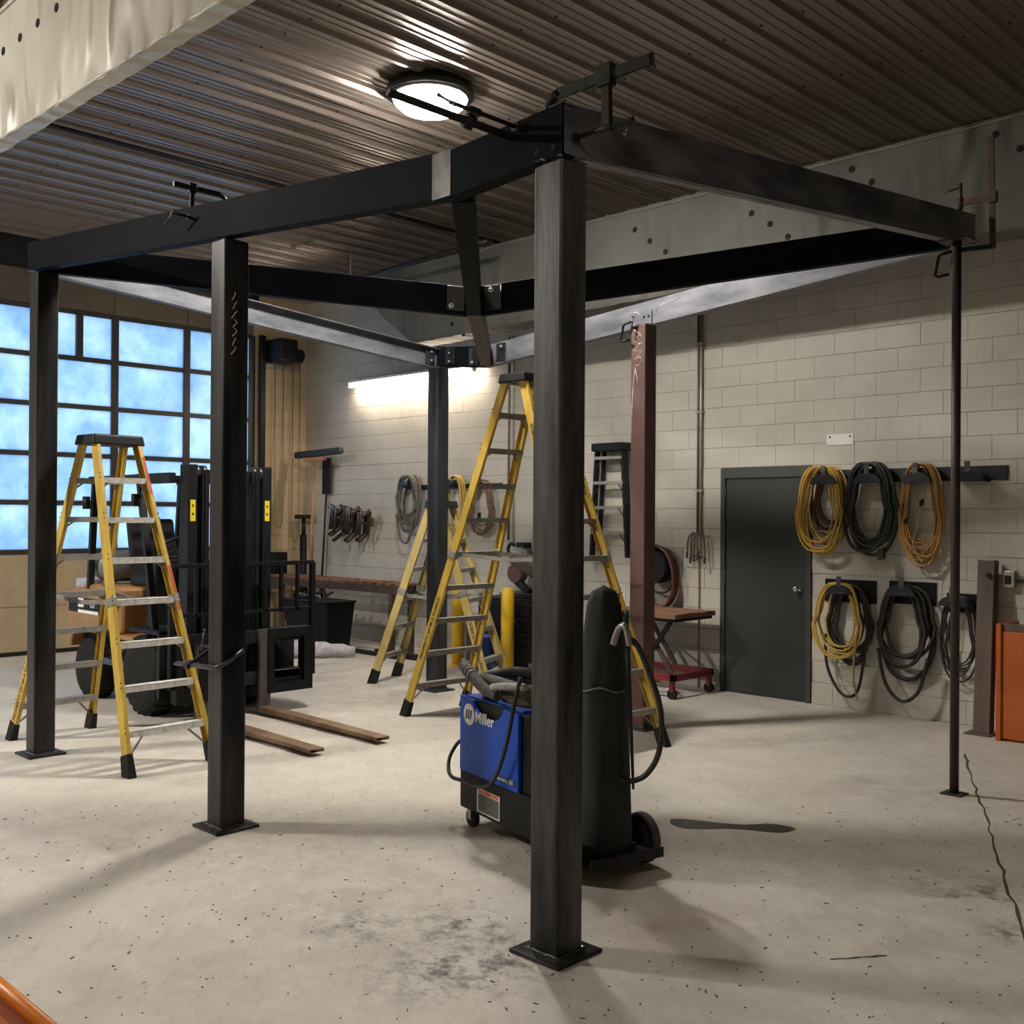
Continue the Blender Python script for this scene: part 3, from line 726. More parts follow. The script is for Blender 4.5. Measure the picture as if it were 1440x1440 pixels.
fclamp('black bar clamp with its bar reaching out below the ceiling lamp', (-3.03,3.10,3.275), (0,-1,0), (0.7,0,0.7), 0.70, 0.30, 0.045, 0.07, M['clamp'], hdl=(-0.3,0,0.2))
fclamp('black bar clamp on the beam above the second near column', (-5.62,3.25,3.62), (0,-1,0), (0,0,-1), 0.34, 0.225, 0.17, 0.215, hdl=(-0.6,0,-0.3))
fclamp('grey bar clamp fixed low around the second near column', (-5.195,2.975,0.90), (-1,-0.05,-0.03), (0.05,0.85,0.52), 0.44, 0.30, 0.17, 0.17, M['clamp_bar'], hdl=(0,0.2,1))
t = thing('bar_clamp', 'tall upright bar clamp on the corner above the support pole', 'clamp', (-2.64,7.08,3.50))
MB().bar((-2.64,7.08,3.50),(-2.655,7.08,4.24),0.016,0.036,(1,0,0)).build('bar', M['rust_steel'], t)
mb = MB(); mb.bar((-2.62,7.08,3.835),(-2.85,7.08,3.835),0.02,0.035); mb.box(-2.67,-2.615,7.06,7.10,3.80,3.87); mb.cyl((-2.85,7.08,3.80),(-2.85,7.08,3.87),0.02); mb.build('sliding_jaw', M['rust_steel'], t)
MB().bar((-2.64,7.08,3.515),(-2.86,7.08,3.525),0.02,0.03).build('fixed_jaw', M['clamp'], t)
MB().cyl((-2.85,7.08,3.755),(-2.85,7.08,3.97),0.012,n=8).build('screw', M['rust_steel'], t)
MB().cyl((-2.96,7.06,3.925),(-2.84,7.085,3.945),0.006,n=6).build('handle', M['rust_steel'], t)
def cclamp(name, label, c, ax, ad, size, group=None, mt=None):
    """C clamp: c = centre of back, ax = along back, ad = towards the open side"""
    c, ax, ad = Vector(c), Vector(ax).normalized(), Vector(ad).normalized()
    t = thing(name, label, 'clamp', c, group); h = size*0.5; dp = size*0.62
    MB().tube([c+ax*h+ad*dp, c+ax*h+ad*0.02, c+ax*(h*0.8), c, c-ax*(h*0.8), c-ax*h+ad*0.02, c-ax*h+ad*dp], size*0.07, 6).build('clamp_body', mt or M['clamp'], t)
    e = c+ax*h*1.55+ad*dp
    MB().cyl(c-ax*h*0.45+ad*dp, e, size*0.045, n=8).build('screw', M['clamp_bar'], t)
    q = ax.cross(ad)
    MB().cyl(e-q*size*0.2, e+q*size*0.2, size*0.022, n=6).build('handle', M['clamp_bar'], t)
    return t
cclamp('c_clamp', 'black C clamp hanging under the corner by the support pole', (-2.93,6.90,3.40), (0.2,0,1), (1,0,0.1), 0.15)
cclamp('c_clamp', 'small dark C clamp on the head of the red primed column', (-5.54,6.86,3.26), (0.2,0,1), (0.9,0,0.1), 0.15)

# ================================================================== LADDERS
def ladder(label, cx, cy, th, Hh, S, wb_, wt_, dt, ns, pitch_, mt, front_mat, rear_mat, rear_label=None, smear=False, text_rails=('FL',), txt_frac=(0.12,), txt_up=True):
    w = V(math.cos(th), math.sin(th), 0); s = V(math.sin(th), -math.cos(th), 0); c = V(cx, cy, 0); z = V(0,0,1)
    t = thing('step_ladder', label, 'ladder', c)
    rails = {}
    for a, sa in (('F',1),('R',-1)):
        for b, sb in (('L',-1),('R',1)):
            p = c+s*sa*S/2+w*sb*wb_/2; q = c+s*sa*dt/2+w*sb*wt_/2+z*Hh
            rails[a+b] = (p, q, sa, sb)
            dn = (q-p).normalized(); fd = (s*sa - dn*dn.dot(s*sa)).normalized()
            iw = -(w*sb - dn*dn.dot(w*sb)); iw = (iw - fd*iw.dot(fd)).normalized()
            p0 = p+dn*0.11; mb = MB(); hd = 0.040
            def pr(f0, f1, i0, i1):
                mb.hexa([p0+fd*f0+iw*i0,p0+fd*f1+iw*i0,p0+fd*f1+iw*i1,p0+fd*f0+iw*i1,q+fd*f0+iw*i0,q+fd*f1+iw*i0,q+fd*f1+iw*i1,q+fd*f0+iw*i1])
            pr(-hd, hd, 0, 0.005); pr(hd-0.006, hd, 0.005, 0.030); pr(-hd, -hd+0.006, 0.005, 0.030)
            ro = mb.build('rail', mt, t, 0.002, 1)
            # foot
            fb = MB(); f0 = p+V(0,0,0); k_ = 0.048
            fb.hexa([f0-fd*k_*1.05-iw*0.012+z*0, f0+fd*k_*1.05-iw*0.012, f0+fd*k_*1.05+iw*0.048, f0-fd*k_*1.05+iw*0.048, p+dn*0.15-fd*0.046-iw*0.006, p+dn*0.15+fd*0.046-iw*0.006, p+dn*0.15+fd*0.046+iw*0.036, p+dn*0.15-fd*0.046+iw*0.036])
            for i_ in range(len(fb.v)): fb.v[i_].z = max(0.0, fb.v[i_].z) if i_ >= 4 else 0.0
            fb.build('foot', M['rubber'], t, 0.004)
            # rivets
            rv = MB()
            for k in range(1, ns+1):
                fr = k*pitch_/Hh; pc = p+(q-p)*fr
                for o in (-0.018, 0.018): rv.cyl(pc+dn*o+fd*0.041, pc+dn*o+fd*0.0445, 0.005, n=6)
            rv.build('rivets', M['ink'], ro)
            # metal sleeve at mid height
            mid = p+(q-p)*(0.50 if Hh > 2.0 else 0.52)
            sl = MB(); sl.obox(mid+iw*0.014, dn*0.032, fd*0.044, iw*0.020); sl.build('sleeve', M['alu_dark'], ro, 0.003)
            if a+b in text_rails:
                fr = txt_frac[text_rails.index(a+b)]
                L_ = (q-p).length
                up_ = dn if txt_up else -dn
                text_part('PROPERTY OF MULTI-WELD', 0.046, M['ink'], ro, 'rail_lettering', p+dn*(L_*fr)-iw*0.0015-(-iw).cross(up_).normalized()*0.016, up_, -iw, 0.0004, bold=0.0008)
    for a, sa, sm_ in (('F',1,front_mat),('R',-1,rear_mat)):
        pl, ql, _, _ = rails[a+'L']; pr_, qr, _, _ = rails[a+'R']
        for k in range(1, ns+1):
            fr = k*pitch_/Hh; A_ = pl+(ql-pl)*fr; B_ = pr_+(qr-pr_)*fr; dd = (B_-A_).normalized()
            A_ += dd*0.006; B_ -= dd*0.006
            o1 = s*sa; mb = MB(); tt = 0.004
            mb.hexa([A_-o1*0.042-z*tt,A_+o1*0.042-z*tt,B_+o1*0.042-z*tt,B_-o1*0.042-z*tt,A_-o1*0.042,A_+o1*0.042,B_+o1*0.042,B_-o1*0.042])
            for sg in (1,-1):
                e0, e1 = sg*0.042, sg*0.037
                mb.hexa([A_+o1*e0-z*0.040,A_+o1*e1-z*0.040,B_+o1*e1-z*0.040,B_+o1*e0-z*0.040,A_+o1*e0,A_+o1*e1,B_+o1*e1,B_+o1*e0])
            so = mb.build('step', sm_, t)
            ln = 0.10 if k > 1 else 0.19
            for E_, sg in ((A_, 1), (B_, -1)):
                rl = (ql-pl).normalized() if sg > 0 else (qr-pr_).normalized()
                MB().bar(E_+dd*sg*ln*0.8-z*0.03, E_-rl*ln+dd*sg*0.012, 0.014, 0.004, o1).build('knee_brace', M['alu_dark'], so)
    # spreaders
    for b, sb in (('L',-1),('R',1)):
        pf, qf, _, _ = rails['F'+b]; pb, qb, _, _ = rails['R'+b]
        A_ = pf+(qf-pf)*0.50; B_ = pb+(qb-pb)*0.50; iw = -w*sb*0.045
        md = (A_+B_)/2+iw-z*0.03
        mb = MB(); mb.bar(A_+iw, md, 0.006, 0.032); mb.bar(md, B_+iw, 0.006, 0.032); mb.build('spreader', M['alu_dark'], t)
    # cap
    hw = wt_/2+0.03; cd_ = dt/2+0.055
    top = c+z*(Hh-0.02); mb = MB()
    mb.hexa([top-w*hw-s*cd_,top+w*hw-s*cd_,top+w*hw+s*cd_,top-w*hw+s*cd_,top-w*(hw-0.012)-s*(cd_-0.015)+z*0.075,top+w*(hw-0.012)-s*(cd_-0.015)+z*0.075,top+w*(hw-0.012)+s*(cd_-0.015)+z*0.075,top-w*(hw-0.012)+s*(cd_-0.015)+z*0.075])
    co = mb.build('cap', M['plastic'], t, 0.012, 3)
    tr = MB(); tr.obox(top+z*0.078, w*(hw*0.7), s*0.02, z*0.003); tr.build('cap_tray', M['rubber'], co)
    if smear:
        p, q, sa, sb = rails['FR']; dn = (q-p).normalized(); fd = (s-dn*dn.dot(s)).normalized()
        for f0, f1 in ((0.46,0.60),(0.83,0.95)):
            mb = MB(); mb.obox(p+(q-p)*(f0+f1)/2+fd*0.0412-w*0.012, dn*((q-p).length*(f1-f0)/2), w*0.010, fd*0.0006); mb.build('paint_smear', M['paint_red'], t)
    return t
ladder('yellow step ladder with white steps beside the forklift', -7.594, 3.445, 1.64, 2.257, 1.737, 0.67, 0.348, 0.18, 7, 0.2855, M['yellow'], M['alu'], M['alu_dark'], smear=True, text_rails=('RL',), txt_frac=(0.07,))
ladder('tallest yellow step ladder, behind the blue welder', -5.991, 6.21, 1.553-PI, 2.835, 2.287, 0.727, 0.345, 0.20, 9, 0.287, M['yellow'], M['alu_dark'], M['alu_dark'], text_rails=('FR','RR'), txt_frac=(0.18,0.68))
ladder('shortest faded yellow step ladder behind the steel column by the work table', -8.28, 7.30, 2.009-PI, 1.84, 1.296, 0.602, 0.37, 0.10, 5, 0.30, M['yellow_pale'], M['alu_dark'], M['alu_dark'], text_rails=('RR',), txt_frac=(0.07,))

# ================================================================== FORKLIFT
FY = 4.80
fk = thing('forklift', 'tan and black forklift with rusty forks parked before the glazed door', 'forklift', (-9.2, FY, 0))
def fl(mb, name, mt, par=None, bevel=0): return mb.build(name, mt, par or fk, bevel)
for s in (-1, 1):
    y = FY+s*0.36
    mb = MB(); mb.box(-8.34,-8.20,y-0.045,y+0.045,0.12,2.16)
    fl(mb, 'outer_mast_rail', M['fl_black'], bevel=0.006)
    mb = MB(); mb.box(-8.30,-8.19,y-s*0.115-0.035,y-s*0.115+0.035,0.14,2.12); fl(mb, 'inner_mast_rail', M['fl_black'], bevel=0.006)
    for dy in (0.055, 0.115):
        mb = MB(); mb.cyl((-8.25,y-s*dy-0.02,2.10),(-8.25,y-s*dy+0.02,2.10),0.055,n=16); fl(mb, 'sheave', M['clamp_bar'])
    mb = MB(); mb.cyl((-8.40,y-s*0.02,0.2),(-8.40,y-s*0.02,2.0),0.035,n=12); fl(mb, 'lift_cylinder', M['black_metal'])
    mb = MB(); mb.box(-8.185,-8.180,y-s*0.115-0.012,y-s*0.115+0.012,0.9,2.1); fl(mb, 'lift_chain', M['clamp'])
    mb = MB(); mb.box(-8.199,-8.1965,y-0.024,y+0.024,1.68,1.86); st = fl(mb, 'warning_sticker', M['fl_yellow'])
    for z in (1.73,1.80): mb = MB(); mb.box(-8.1965,-8.1955,y-0.008,y+0.008,z,z+0.02); fl(mb, 'sticker_mark', M['ink'], st)
for z in (2.02, 0.55, 0.2): mb = MB(); mb.box(-8.33,-8.24,FY-0.32,FY+0.32,z,z+0.10); fl(mb, 'mast_crossmember', M['fl_black'], bevel=0.006)
# carriage, backrest
for z in (0.26, 0.62): mb = MB(); mb.box(-8.14,-8.06,FY-0.55,FY+0.76,z,z+0.11); fl(mb, 'carriage_bar', M['fl_black'], bevel=0.006)
def cage_bar(p, q, r=0.018): fl(MB().bar(p, q, r*2, r*2), 'backrest_bar', M['black_metal'], bevel=0.003)
cage_bar((-8.06,FY-0.62,1.31),(-8.06,FY+0.76,1.31)); cage_bar((-8.06,FY-0.62,0.90),(-8.06,FY+0.76,0.90),0.014)
for y in (-0.62,-0.40,-0.18,0.04,0.26,0.42,0.59,0.75): cage_bar((-8.06,FY+y,0.88 if abs(y) < 0.6 else 0.3),(-8.06,FY+y,1.31),0.014 if abs(y) < 0.6 else 0.022)
for s, y0, y1 in ((1, FY+0.26, FY+0.72), (-1, FY-0.60, FY-0.30)):
    mb = MB(); mb.box(-8.10,-8.00,y0,y0+0.06,0.18,0.74); mb.box(-8.10,-8.00,y1-0.09,y1,0.18,0.74); mb.box(-8.10,-8.00,y0+0.06,y1-0.09,0.66,0.74); mb.box(-8.10,-8.00,y0+0.06,y1-0.09,0.18,0.26); fl(mb, 'side_frame', M['black_metal'])
    mb = MB(); mb.box(-8.34,-8.30,y0,y1,0.2,0.72); fl(mb, 'inner_panel', M['plastic'])
    mb = MB(); mb.box(-8.16,-8.06,y0+0.07,y1-0.1,0.30,0.37); fl(mb, 'grey_shelf', M['grey_tank'])
    for z in (0.45,0.56): 
        for y in (y0+0.14, y0+0.28): mb = MB(); mb.cyl((-8.30,y,z),(-8.24,y,z),0.035,n=10); fl(mb, 'roller', M['clamp'])
for y in (FY+0.24, FY-0.36):
    mb = MB(); mb.prism([(-8.06,y-0.055,0.035),(-8.06,y-0.055,0.74),(-8.015,y-0.055,0.74),(-8.015,y-0.055,0.10),(-8.015,y-0.055,0.035)], (0,0.11,0)); so = fl(mb, 'fork_shank', M['fork_shank'], bevel=0.005)
    mb = MB(); tip = -6.62
    mb.hexa([(-8.02,y-0.06,0.03),(tip+0.25,y-0.06,0.03),(tip+0.25,y+0.06,0.03),(-8.02,y+0.06,0.03),(-8.02,y-0.06,0.075),(tip+0.25,y-0.06,0.055),(tip+0.25,y+0.06,0.055),(-8.02,y+0.06,0.075)])
    mb.prism([(tip+0.25,y-0.06,0.03),(tip+0.02,y-0.045,0.03),(tip,y-0.03,0.03),(tip,y+0.03,0.03),(tip+0.02,y+0.045,0.03),(tip+0.25,y+0.06,0.03)], (0,0,0.022))
    fl(mb, 'fork', M['fork'], bevel=0.003)
# body
def wheel(x, y, r, w, name='wheel'):
    mb = MB(); mb.lathe([(r*0.58,-w/2),(r*0.9,-w/2),(r,-w*0.36),(r,w*0.36),(r*0.9,w/2),(r*0.58,w/2)], (x,y,r), (0,1,0), 28); o = fl(mb, 'wheel', M['tyre'])
    mb = MB(); mb.lathe([(0.001,-w*0.3),(r*0.2,-w*0.42),(r*0.3,-w*0.2),(r*0.5,-w*0.25),(r*0.6,-w*0.46),(r*0.6,w*0.46),(0.001,w*0.3)], (x,y,r), (0,1,0), 20); mb.build('hub', M['fl_tan'], o)
    tr = MB()
    for i in range(22):
        a = 2*PI*i/22; tr.obox((x+math.cos(a)*r*1.005, y, r+math.sin(a)*r*1.005), V(-math.sin(a),0,math.cos(a))*r*0.075, (0,w*0.40,0), V(math.cos(a),0,math.sin(a))*0.006)
    for i_ in range(len(tr.v)): tr.v[i_].z = max(tr.v[i_].z, 0.0)
    tr.build('tread', M['tyre'], o)
for s in (-1,1): wheel(-8.72, FY+s*0.46, 0.34, 0.22); wheel(-9.90, FY+s*0.42, 0.28, 0.20)
fl(MB().box(-9.62,-8.45,FY-0.34,FY+0.34,0.16,0.60), 'chassis', M['fl_black'], bevel=0.02)
fl(MB().box(-9.0,-8.45,FY-0.53,FY+0.53,0.70,0.74), 'front_fender', M['fl_black'], bevel=0.01)
fl(MB().box(-9.32,-8.60,FY-0.50,FY+0.50,0.60,0.64), 'floor_plate', M['fl_tan'], bevel=0.01)
fl(MB().box(-9.58,-9.05,FY-0.54,FY-0.30,0.36,0.42), 'step_plate', M['clamp_bar'], bevel=0.005)
cw = MB(); cw.prism([(-9.62,FY-0.53,0.62),(-9.62,FY-0.53,1.02),(-10.20,FY-0.53,1.02),(-10.34,FY-0.53,0.92),(-10.36,FY-0.53,0.62),(-10.26,FY-0.53,0.45),(-10.20,FY-0.53,0.62)], (0,1.06,0)); fl(cw, 'counterweight', M['fl_tan'], bevel=0.02)
fl(MB().box(-10.28,-9.62,FY-0.40,FY+0.40,0.28,0.64), 'axle_housing', M['fl_black'], bevel=0.02)
hd = fl(MB().box(-10.15,-9.30,FY-0.46,FY+0.46,0.64,1.06), 'hood', M['fl_tan'], bevel=0.03)
bd = fl(MB().box(-10.28,-9.40,FY-0.536,FY-0.53,0.80,0.94), 'side_band', M['black_metal'])
fl(MB().box(-10.06,-9.94,FY-0.538,FY-0.536,0.85,0.935), 'pale_decal', M['white_ink'], bd)
fl(MB().box(-10.06,-9.62,FY-0.538,FY-0.536,0.795,0.825), 'white_stripe', M['white_ink'], bd)
text_part('G3', 0.085, M['white_ink'], bd, 'side_lettering', (-9.80,FY-0.538,0.855), (1,0,0), (0,-1,0))
for i in range(3): fl(MB().box(-10.38,-10.30,FY-0.50,FY+0.50,0.80+0.05*i,0.83+0.05*i), 'vent_slat', M['plastic'])
fl(MB().box(-9.62,-9.20,FY-0.24,FY+0.24,1.06,1.18), 'seat_cushion', M['plastic'], bevel=0.03)
fl(MB().obox((-9.64,FY,1.42),V(0.05,0,0),V(0,0.23,0),V(-0.06,0,0.27)), 'seat_back', M['plastic'], bevel=0.03)
fl(MB().obox((-9.0,FY,0.98),V(0.08,0,0),V(0,0.34,0),V(0.03,0,0.34)), 'dashboard', M['plastic'], bevel=0.03)
fl(MB().cyl((-8.98,FY-0.02,1.25),(-9.10,FY-0.02,1.42),0.025), 'steering_column', M['plastic'])
sw = MB(); ax_ = V(-0.55,0,0.83).normalized(); a_ = V(0,1,0); b_ = ax_.cross(a_)
sw.tube([V(-9.10,FY-0.02,1.43)+(a_*math.cos(2*PI*i/24)+b_*math.sin(2*PI*i/24))*0.18 for i in range(24)], 0.014, 8, True)
for i in range(3): sw.cyl(V(-9.10,FY-0.02,1.42), V(-9.10,FY-0.02,1.43)+(a_*math.cos(2*PI*i/3)+b_*math.sin(2*PI*i/3))*0.175, 0.010, n=6)
fl(sw, 'steering_wheel', M['plastic'])
for i in range(3): fl(MB().tube([(-8.92,FY+0.14+0.06*i,1.22),(-8.96,FY+0.14+0.06*i,1.38)],0.008,6).sphere((-8.96,FY+0.14+0.06*i,1.39),0.02,6), 'lever', M['plastic'])
for s in (-1,1):
    fl(MB().bar((-8.62,FY+s*0.47,0.66),(-8.98,FY+s*0.45,2.04),0.05,0.06,(0,1,0)), 'guard_post', M['fl_black'], bevel=0.006)
    fl(MB().bar((-10.02,FY+s*0.44,0.98),(-9.92,FY+s*0.44,2.04),0.05,0.06,(0,1,0)), 'guard_post', M['fl_black'], bevel=0.006)
    fl(MB().bar((-10.0,FY+s*0.45,2.06),(-8.9,FY+s*0.45,2.06),0.05,0.06), 'guard_side', M['fl_black'], bevel=0.008)
for i in range(8): fl(MB().bar((-9.95+0.145*i,FY-0.45,2.07),(-9.95+0.145*i,FY+0.45,2.07),0.025,0.035), 'guard_slat', M['fl_black'])
fl(MB().box(-8.98,-8.34,FY-0.50,FY-0.44,2.00,2.09), 'guard_brace', M['fl_black'], bevel=0.006)
lt = fl(MB().obox((-8.94,FY-0.50,1.86),(0.03,0,0),(0,0.04,0),(0,0,0.055)), 'headlight', M['plastic'], bevel=0.01)
fl(MB().cyl((-9.98,FY-0.50,1.78),(-9.98,FY-0.50,1.90),0.035), 'tail_light', M['plastic'])
tk_ = MB().lathe([(0.001,-0.40),(0.10,-0.37),(0.155,-0.30),(0.155,0.30),(0.10,0.37),(0.001,0.40)], (-10.02,FY,1.23), (0,1,0), 20); fl(tk_, 'gas_tank', M['grey_tank'])
fl(MB().obox((-10.22,FY-0.30,1.06),(0.12,0,0),(0,0.15,0),(0,0,0.045)), 'work_glove_box', M['white_plastic'], bevel=0.02)

# ================================================================== WELDER ON CART
WO = V(-4.44, 4.065, 0); uu = V(0.972,-0.235,0); vv_ = V(0.235,0.972,0); zz = V(0,0,1)
wl_ = thing('welding_machine', 'blue and black welding machine on a wheeled cart', 'welder', WO+uu*0.6+vv_*0.22)
def wp(u, v, z): return WO+uu*u+vv_*v+zz*z
def wbox(u0,u1,v0,v1,z0,z1,name,mt,par=None,bevel=0.006):
    c = wp((u0+u1)/2,(v0+v1)/2,(z0+z1)/2)
    return MB().obox(c, uu*(u1-u0)/2, vv_*(v1-v0)/2, zz*(z1-z0)/2).build(name, mt, par or wl_, bevel)
wbox(0.0,0.84,0.0,0.44,0.095,0.31,'lower_case',M['black_metal'],bevel=0.01)
wbox(0.02,0.82,0.01,0.43,0.31,0.72,'upper_case',M['black_metal'],bevel=0.015)
# blue side panel with a scalloped top edge
pan = [(0.02,0.31),(0.64,0.31),(0.64,0.715)]
for i in range(13):
    a = PI*i/12; pan.append((0.33+0.16*math.cos(a), 0.722-0.085*math.sin(a)))
pan += [(0.02,0.73)]
mb = MB(); mb.prism([wp(a,-0.012,b) for a,b in pan], vv_*0.02)
sp = mb.build('side_panel', M['blue'], wl_, 0.003)
wbox(0.03,0.64,0.02,0.42,0.715,0.73,'top_panel',M['blue'],bevel=0.006)
nrm = -vv_
mb = MB(); mb.cyl(wp(0.125,-0.012,0.635), wp(0.125,-0.0135,0.635), 0.060, n=28); lg = mb.build('logo_disc', M['white_ink'], sp)
for i in range(3):
    u0 = 0.098+0.024*i
    mb = MB(); mb.prism([wp(u0-0.016,-0.0136,0.608),wp(u0-0.001,-0.0136,0.608),wp(u0+0.017,-0.0136,0.662),wp(u0+0.002,-0.0136,0.662)], nrm*0.0006); mb.build('logo_bar', M['navy'], sp)
text_part('Miller', 0.088, M['white_ink'], sp, 'brand_lettering', wp(0.192,-0.0125,0.605), uu, nrm, 0.001, bold=0.0014)
mb = MB(); mb.prism([wp(0.40,-0.0122,0.335),wp(0.62,-0.0122,0.335),wp(0.62,-0.0122,0.365),wp(0.40,-0.0122,0.365)], nrm*0.0006); nb_ = mb.build('model_plate', M['navy'], sp)
text_part('Millermatic 255', 0.030, M['white_ink'], sp, 'model_lettering', wp(0.405,-0.0131,0.342), uu, nrm)
# data label on the lower case
mb = MB(); mb.prism([wp(0.20,-0.0005,0.115),wp(0.44,-0.0005,0.115),wp(0.44,-0.0005,0.245),wp(0.20,-0.0005,0.245)], nrm*0.0008); dl = mb.build('data_label', M['white_ink'], wl_)
mb = MB(); mb.prism([wp(0.212,-0.0014,0.122),wp(0.434,-0.0014,0.122),wp(0.434,-0.0014,0.218),wp(0.212,-0.0014,0.218)], nrm*0.0004); mb.build('label_text_block', M['label_dark'], dl)
mb = MB()
for i in range(3): mb.prism([wp(0.214+0.074*i,-0.0014,0.221),wp(0.282+0.074*i,-0.0014,0.221),wp(0.282+0.074*i,-0.0014,0.241),wp(0.214+0.074*i,-0.0014,0.241)], nrm*0.0004)
mb.build('label_warning_band', M['orange_ink'], dl)
for (u,v) in ((0.10,0.03),(0.10,0.41)):
    c = wp(u,v,0.05)
    cs = MB().cyl(c-vv_*0.016, c+vv_*0.016, 0.05, n=18).build('caster', M['rubber'], wl_)
    MB().bar(c+zz*0.055-vv_*0.022, c-vv_*0.022-zz*0.005, 0.036, 0.005, vv_).bar(c+zz*0.055+vv_*0.022, c+vv_*0.022-zz*0.005, 0.036, 0.005, vv_).obox(c+zz*0.052, uu*0.03, vv_*0.025, zz*0.003).build('caster_fork', M['bolt'], cs)
wbox(0.82,1.24,0.02,0.46,0.075,0.10,'cylinder_shelf',M['black_metal'])
mb = MB(); mb.obox(wp(1.235,0.24,0.10), uu*0.006, vv_*0.22, zz*0.025); mb.build('shelf_lip', M['clamp'], wl_, 0.004)
for v in (-0.02, 0.47):
    c = wp(1.06, v, 0.125)
    wh = MB().lathe([(0.085,-0.022),(0.118,-0.022),(0.125,-0.012),(0.125,0.012),(0.118,0.022),(0.085,0.022),(0.085,-0.022)], c, vv_, 24).build('rear_wheel', M['wheel_rubber'], wl_)
    hb = MB().cyl(c-vv_*0.025, c+vv_*0.025, 0.028, n=12)
    for i in range(5):
        a = 2*PI*i/5; hb.bar(c, c+(uu*math.cos(a)+zz*math.sin(a))*0.088, 0.03, 0.014, vv_)
    hb.build('hub', M['black_metal'], wh)
MB().cyl(wp(1.06,-0.02,0.125), wp(1.06,0.47,0.125), 0.012).build('axle', M['clamp'], wl_)
wbox(0.825,0.855,0.04,0.42,0.31,0.95,'rear_rack',M['black_metal'])
MB().tube([wp(-0.01,0.08,0.49),wp(-0.05,0.08,0.50),wp(-0.06,0.08,0.47),wp(-0.05,0.08,0.43),wp(-0.01,0.08,0.42)],0.008,6).build('front_handle', M['clamp'], wl_)
# loose black cable in front of panel
cb = [wp(0.72,-0.05,0.92),wp(0.67,-0.06,0.76),wp(0.61,-0.06,0.58),wp(0.53,-0.06,0.42),wp(0.43,-0.05,0.32),wp(0.30,-0.05,0.275),wp(0.12,-0.05,0.27),wp(0.0,-0.05,0.265),wp(-0.08,-0.03,0.29),wp(-0.12,0.0,0.35),wp(-0.11,0.04,0.42),wp(-0.06,0.06,0.455),wp(-0.01,0.07,0.45)]
def smooth(pts, n=6):
    out = []; P_ = [Vector(p) for p in pts]
    for i in range(len(P_)-1):
        a, b, c, d = P_[max(i-1,0)], P_[i], P_[i+1], P_[min(i+2,len(P_)-1)]
        for k in range(n):
            t = k/n
            out.append(0.5*((2*b)+(c-a)*t+(2*a-5*b+4*c-d)*t*t+(3*b-a-3*c+d)*t**3))
    out.append(P_[-1]); return out
MB().tube(smooth(cb), 0.011, 8).build('work_cable', M['cable'], wl_)
# coiled hose pack lying on top
ZT = 0.732
hp = thing('hose_pack', 'coiled grey sleeved welding hose lying on top of the blue welder', 'hose', wp(0.42,0.22,ZT))
pts = []; NP = 130
for i in range(NP):
    a = 2*PI*i/30+0.5; rr = 0.285+0.035*math.sin(i*0.23)+0.02*math.sin(i*0.61); lay = i/NP
    pts.append(wp(0.41+rr*1.15*math.cos(a), 0.20+rr*0.78*math.sin(a), ZT+0.034+0.10*lay+0.012*math.sin(i*0.7)))
MB().tube(pts, [0.030+0.004*math.sin(i*0.9) for i in range(NP)], 8).build('sleeve_coils', M['hose_pack'], hp)
MB().tube(smooth([wp(0.08,-0.02,ZT+0.17),wp(0.16,-0.05,ZT+0.165),wp(0.26,-0.06,ZT+0.13),wp(0.37,-0.05,ZT+0.08),wp(0.47,-0.03,ZT+0.06)]), 0.032, 10).build('front_loop', M['hose_pack'], hp)
tw = MB(); base = smooth([wp(0.12,-0.035,ZT+0.17),wp(0.19,-0.055,ZT+0.155),wp(0.26,-0.06,ZT+0.13)], 5)
for i in range(0, len(base)-1, 2): tw.cyl(base[i], base[i]+(base[i+1]-base[i])*0.55, 0.036, n=12)
tw.build('tape_wrap', M['hose_wrap'], hp)
MB().tube(smooth([wp(0.0,0.03,ZT+0.16),wp(0.04,0.0,ZT+0.18),wp(0.09,-0.025,ZT+0.17)]), 0.025, 8).build('torch_head', M['cable'], hp)
MB().tube(smooth([wp(0.44,-0.05,ZT+0.10),wp(0.58,-0.05,ZT+0.125),wp(0.74,-0.03,ZT+0.14)]), 0.020, 8).build('pale_strap', M['hose_wrap'], hp)
MB().tube([wp(0.52,0.0+0.05*math.cos(2*PI*i/12),ZT+0.085+0.055*math.sin(2*PI*i/12)) for i in range(12)],0.007,6,True).build('tie', M['cable'], hp)
# gas cylinder under a canvas jacket
gc = thing('gas_cylinder', 'tall gas cylinder under a dark green canvas jacket on the welder cart', 'gas cylinder', wp(1.03,0.24,0.10))
cc = wp(1.03,0.24,0.10)
mb = MB(); prof = [(0.148,0.0),(0.150,0.02),(0.145,0.2),(0.138,0.4),(0.130,0.6),(0.122,0.75),(0.125,0.80),(0.114,0.9),(0.106,1.0),(0.098,1.1),(0.085,1.2),(0.06,1.27),(0.001,1.30)]
nn_ = 40; vts = []
for j,(r,z) in enumerate(prof):
    for i in range(nn_):
        a = 2*PI*i/nn_; f = 1+ (0.035*math.sin(a*5+j*0.5)+0.02*math.sin(a*9-j*0.8))*min(1, j/4)
        vts.append(cc+V(math.cos(a)*r*f, math.sin(a)*r*f, z))
mb.add(vts, [(j*nn_+i, j*nn_+(i+1)%nn_, (j+1)*nn_+(i+1)%nn_, (j+1)*nn_+i) for j in range(len(prof)-1) for i in range(nn_)], True)
jk = mb.build('canvas_jacket', M['jacket'], gc)
MB().lathe([(0.125,0.0),(0.125,0.012),(0.001,0.012)], cc-zz*0.0, n=24).build('cylinder_base', M['black_metal'], gc)
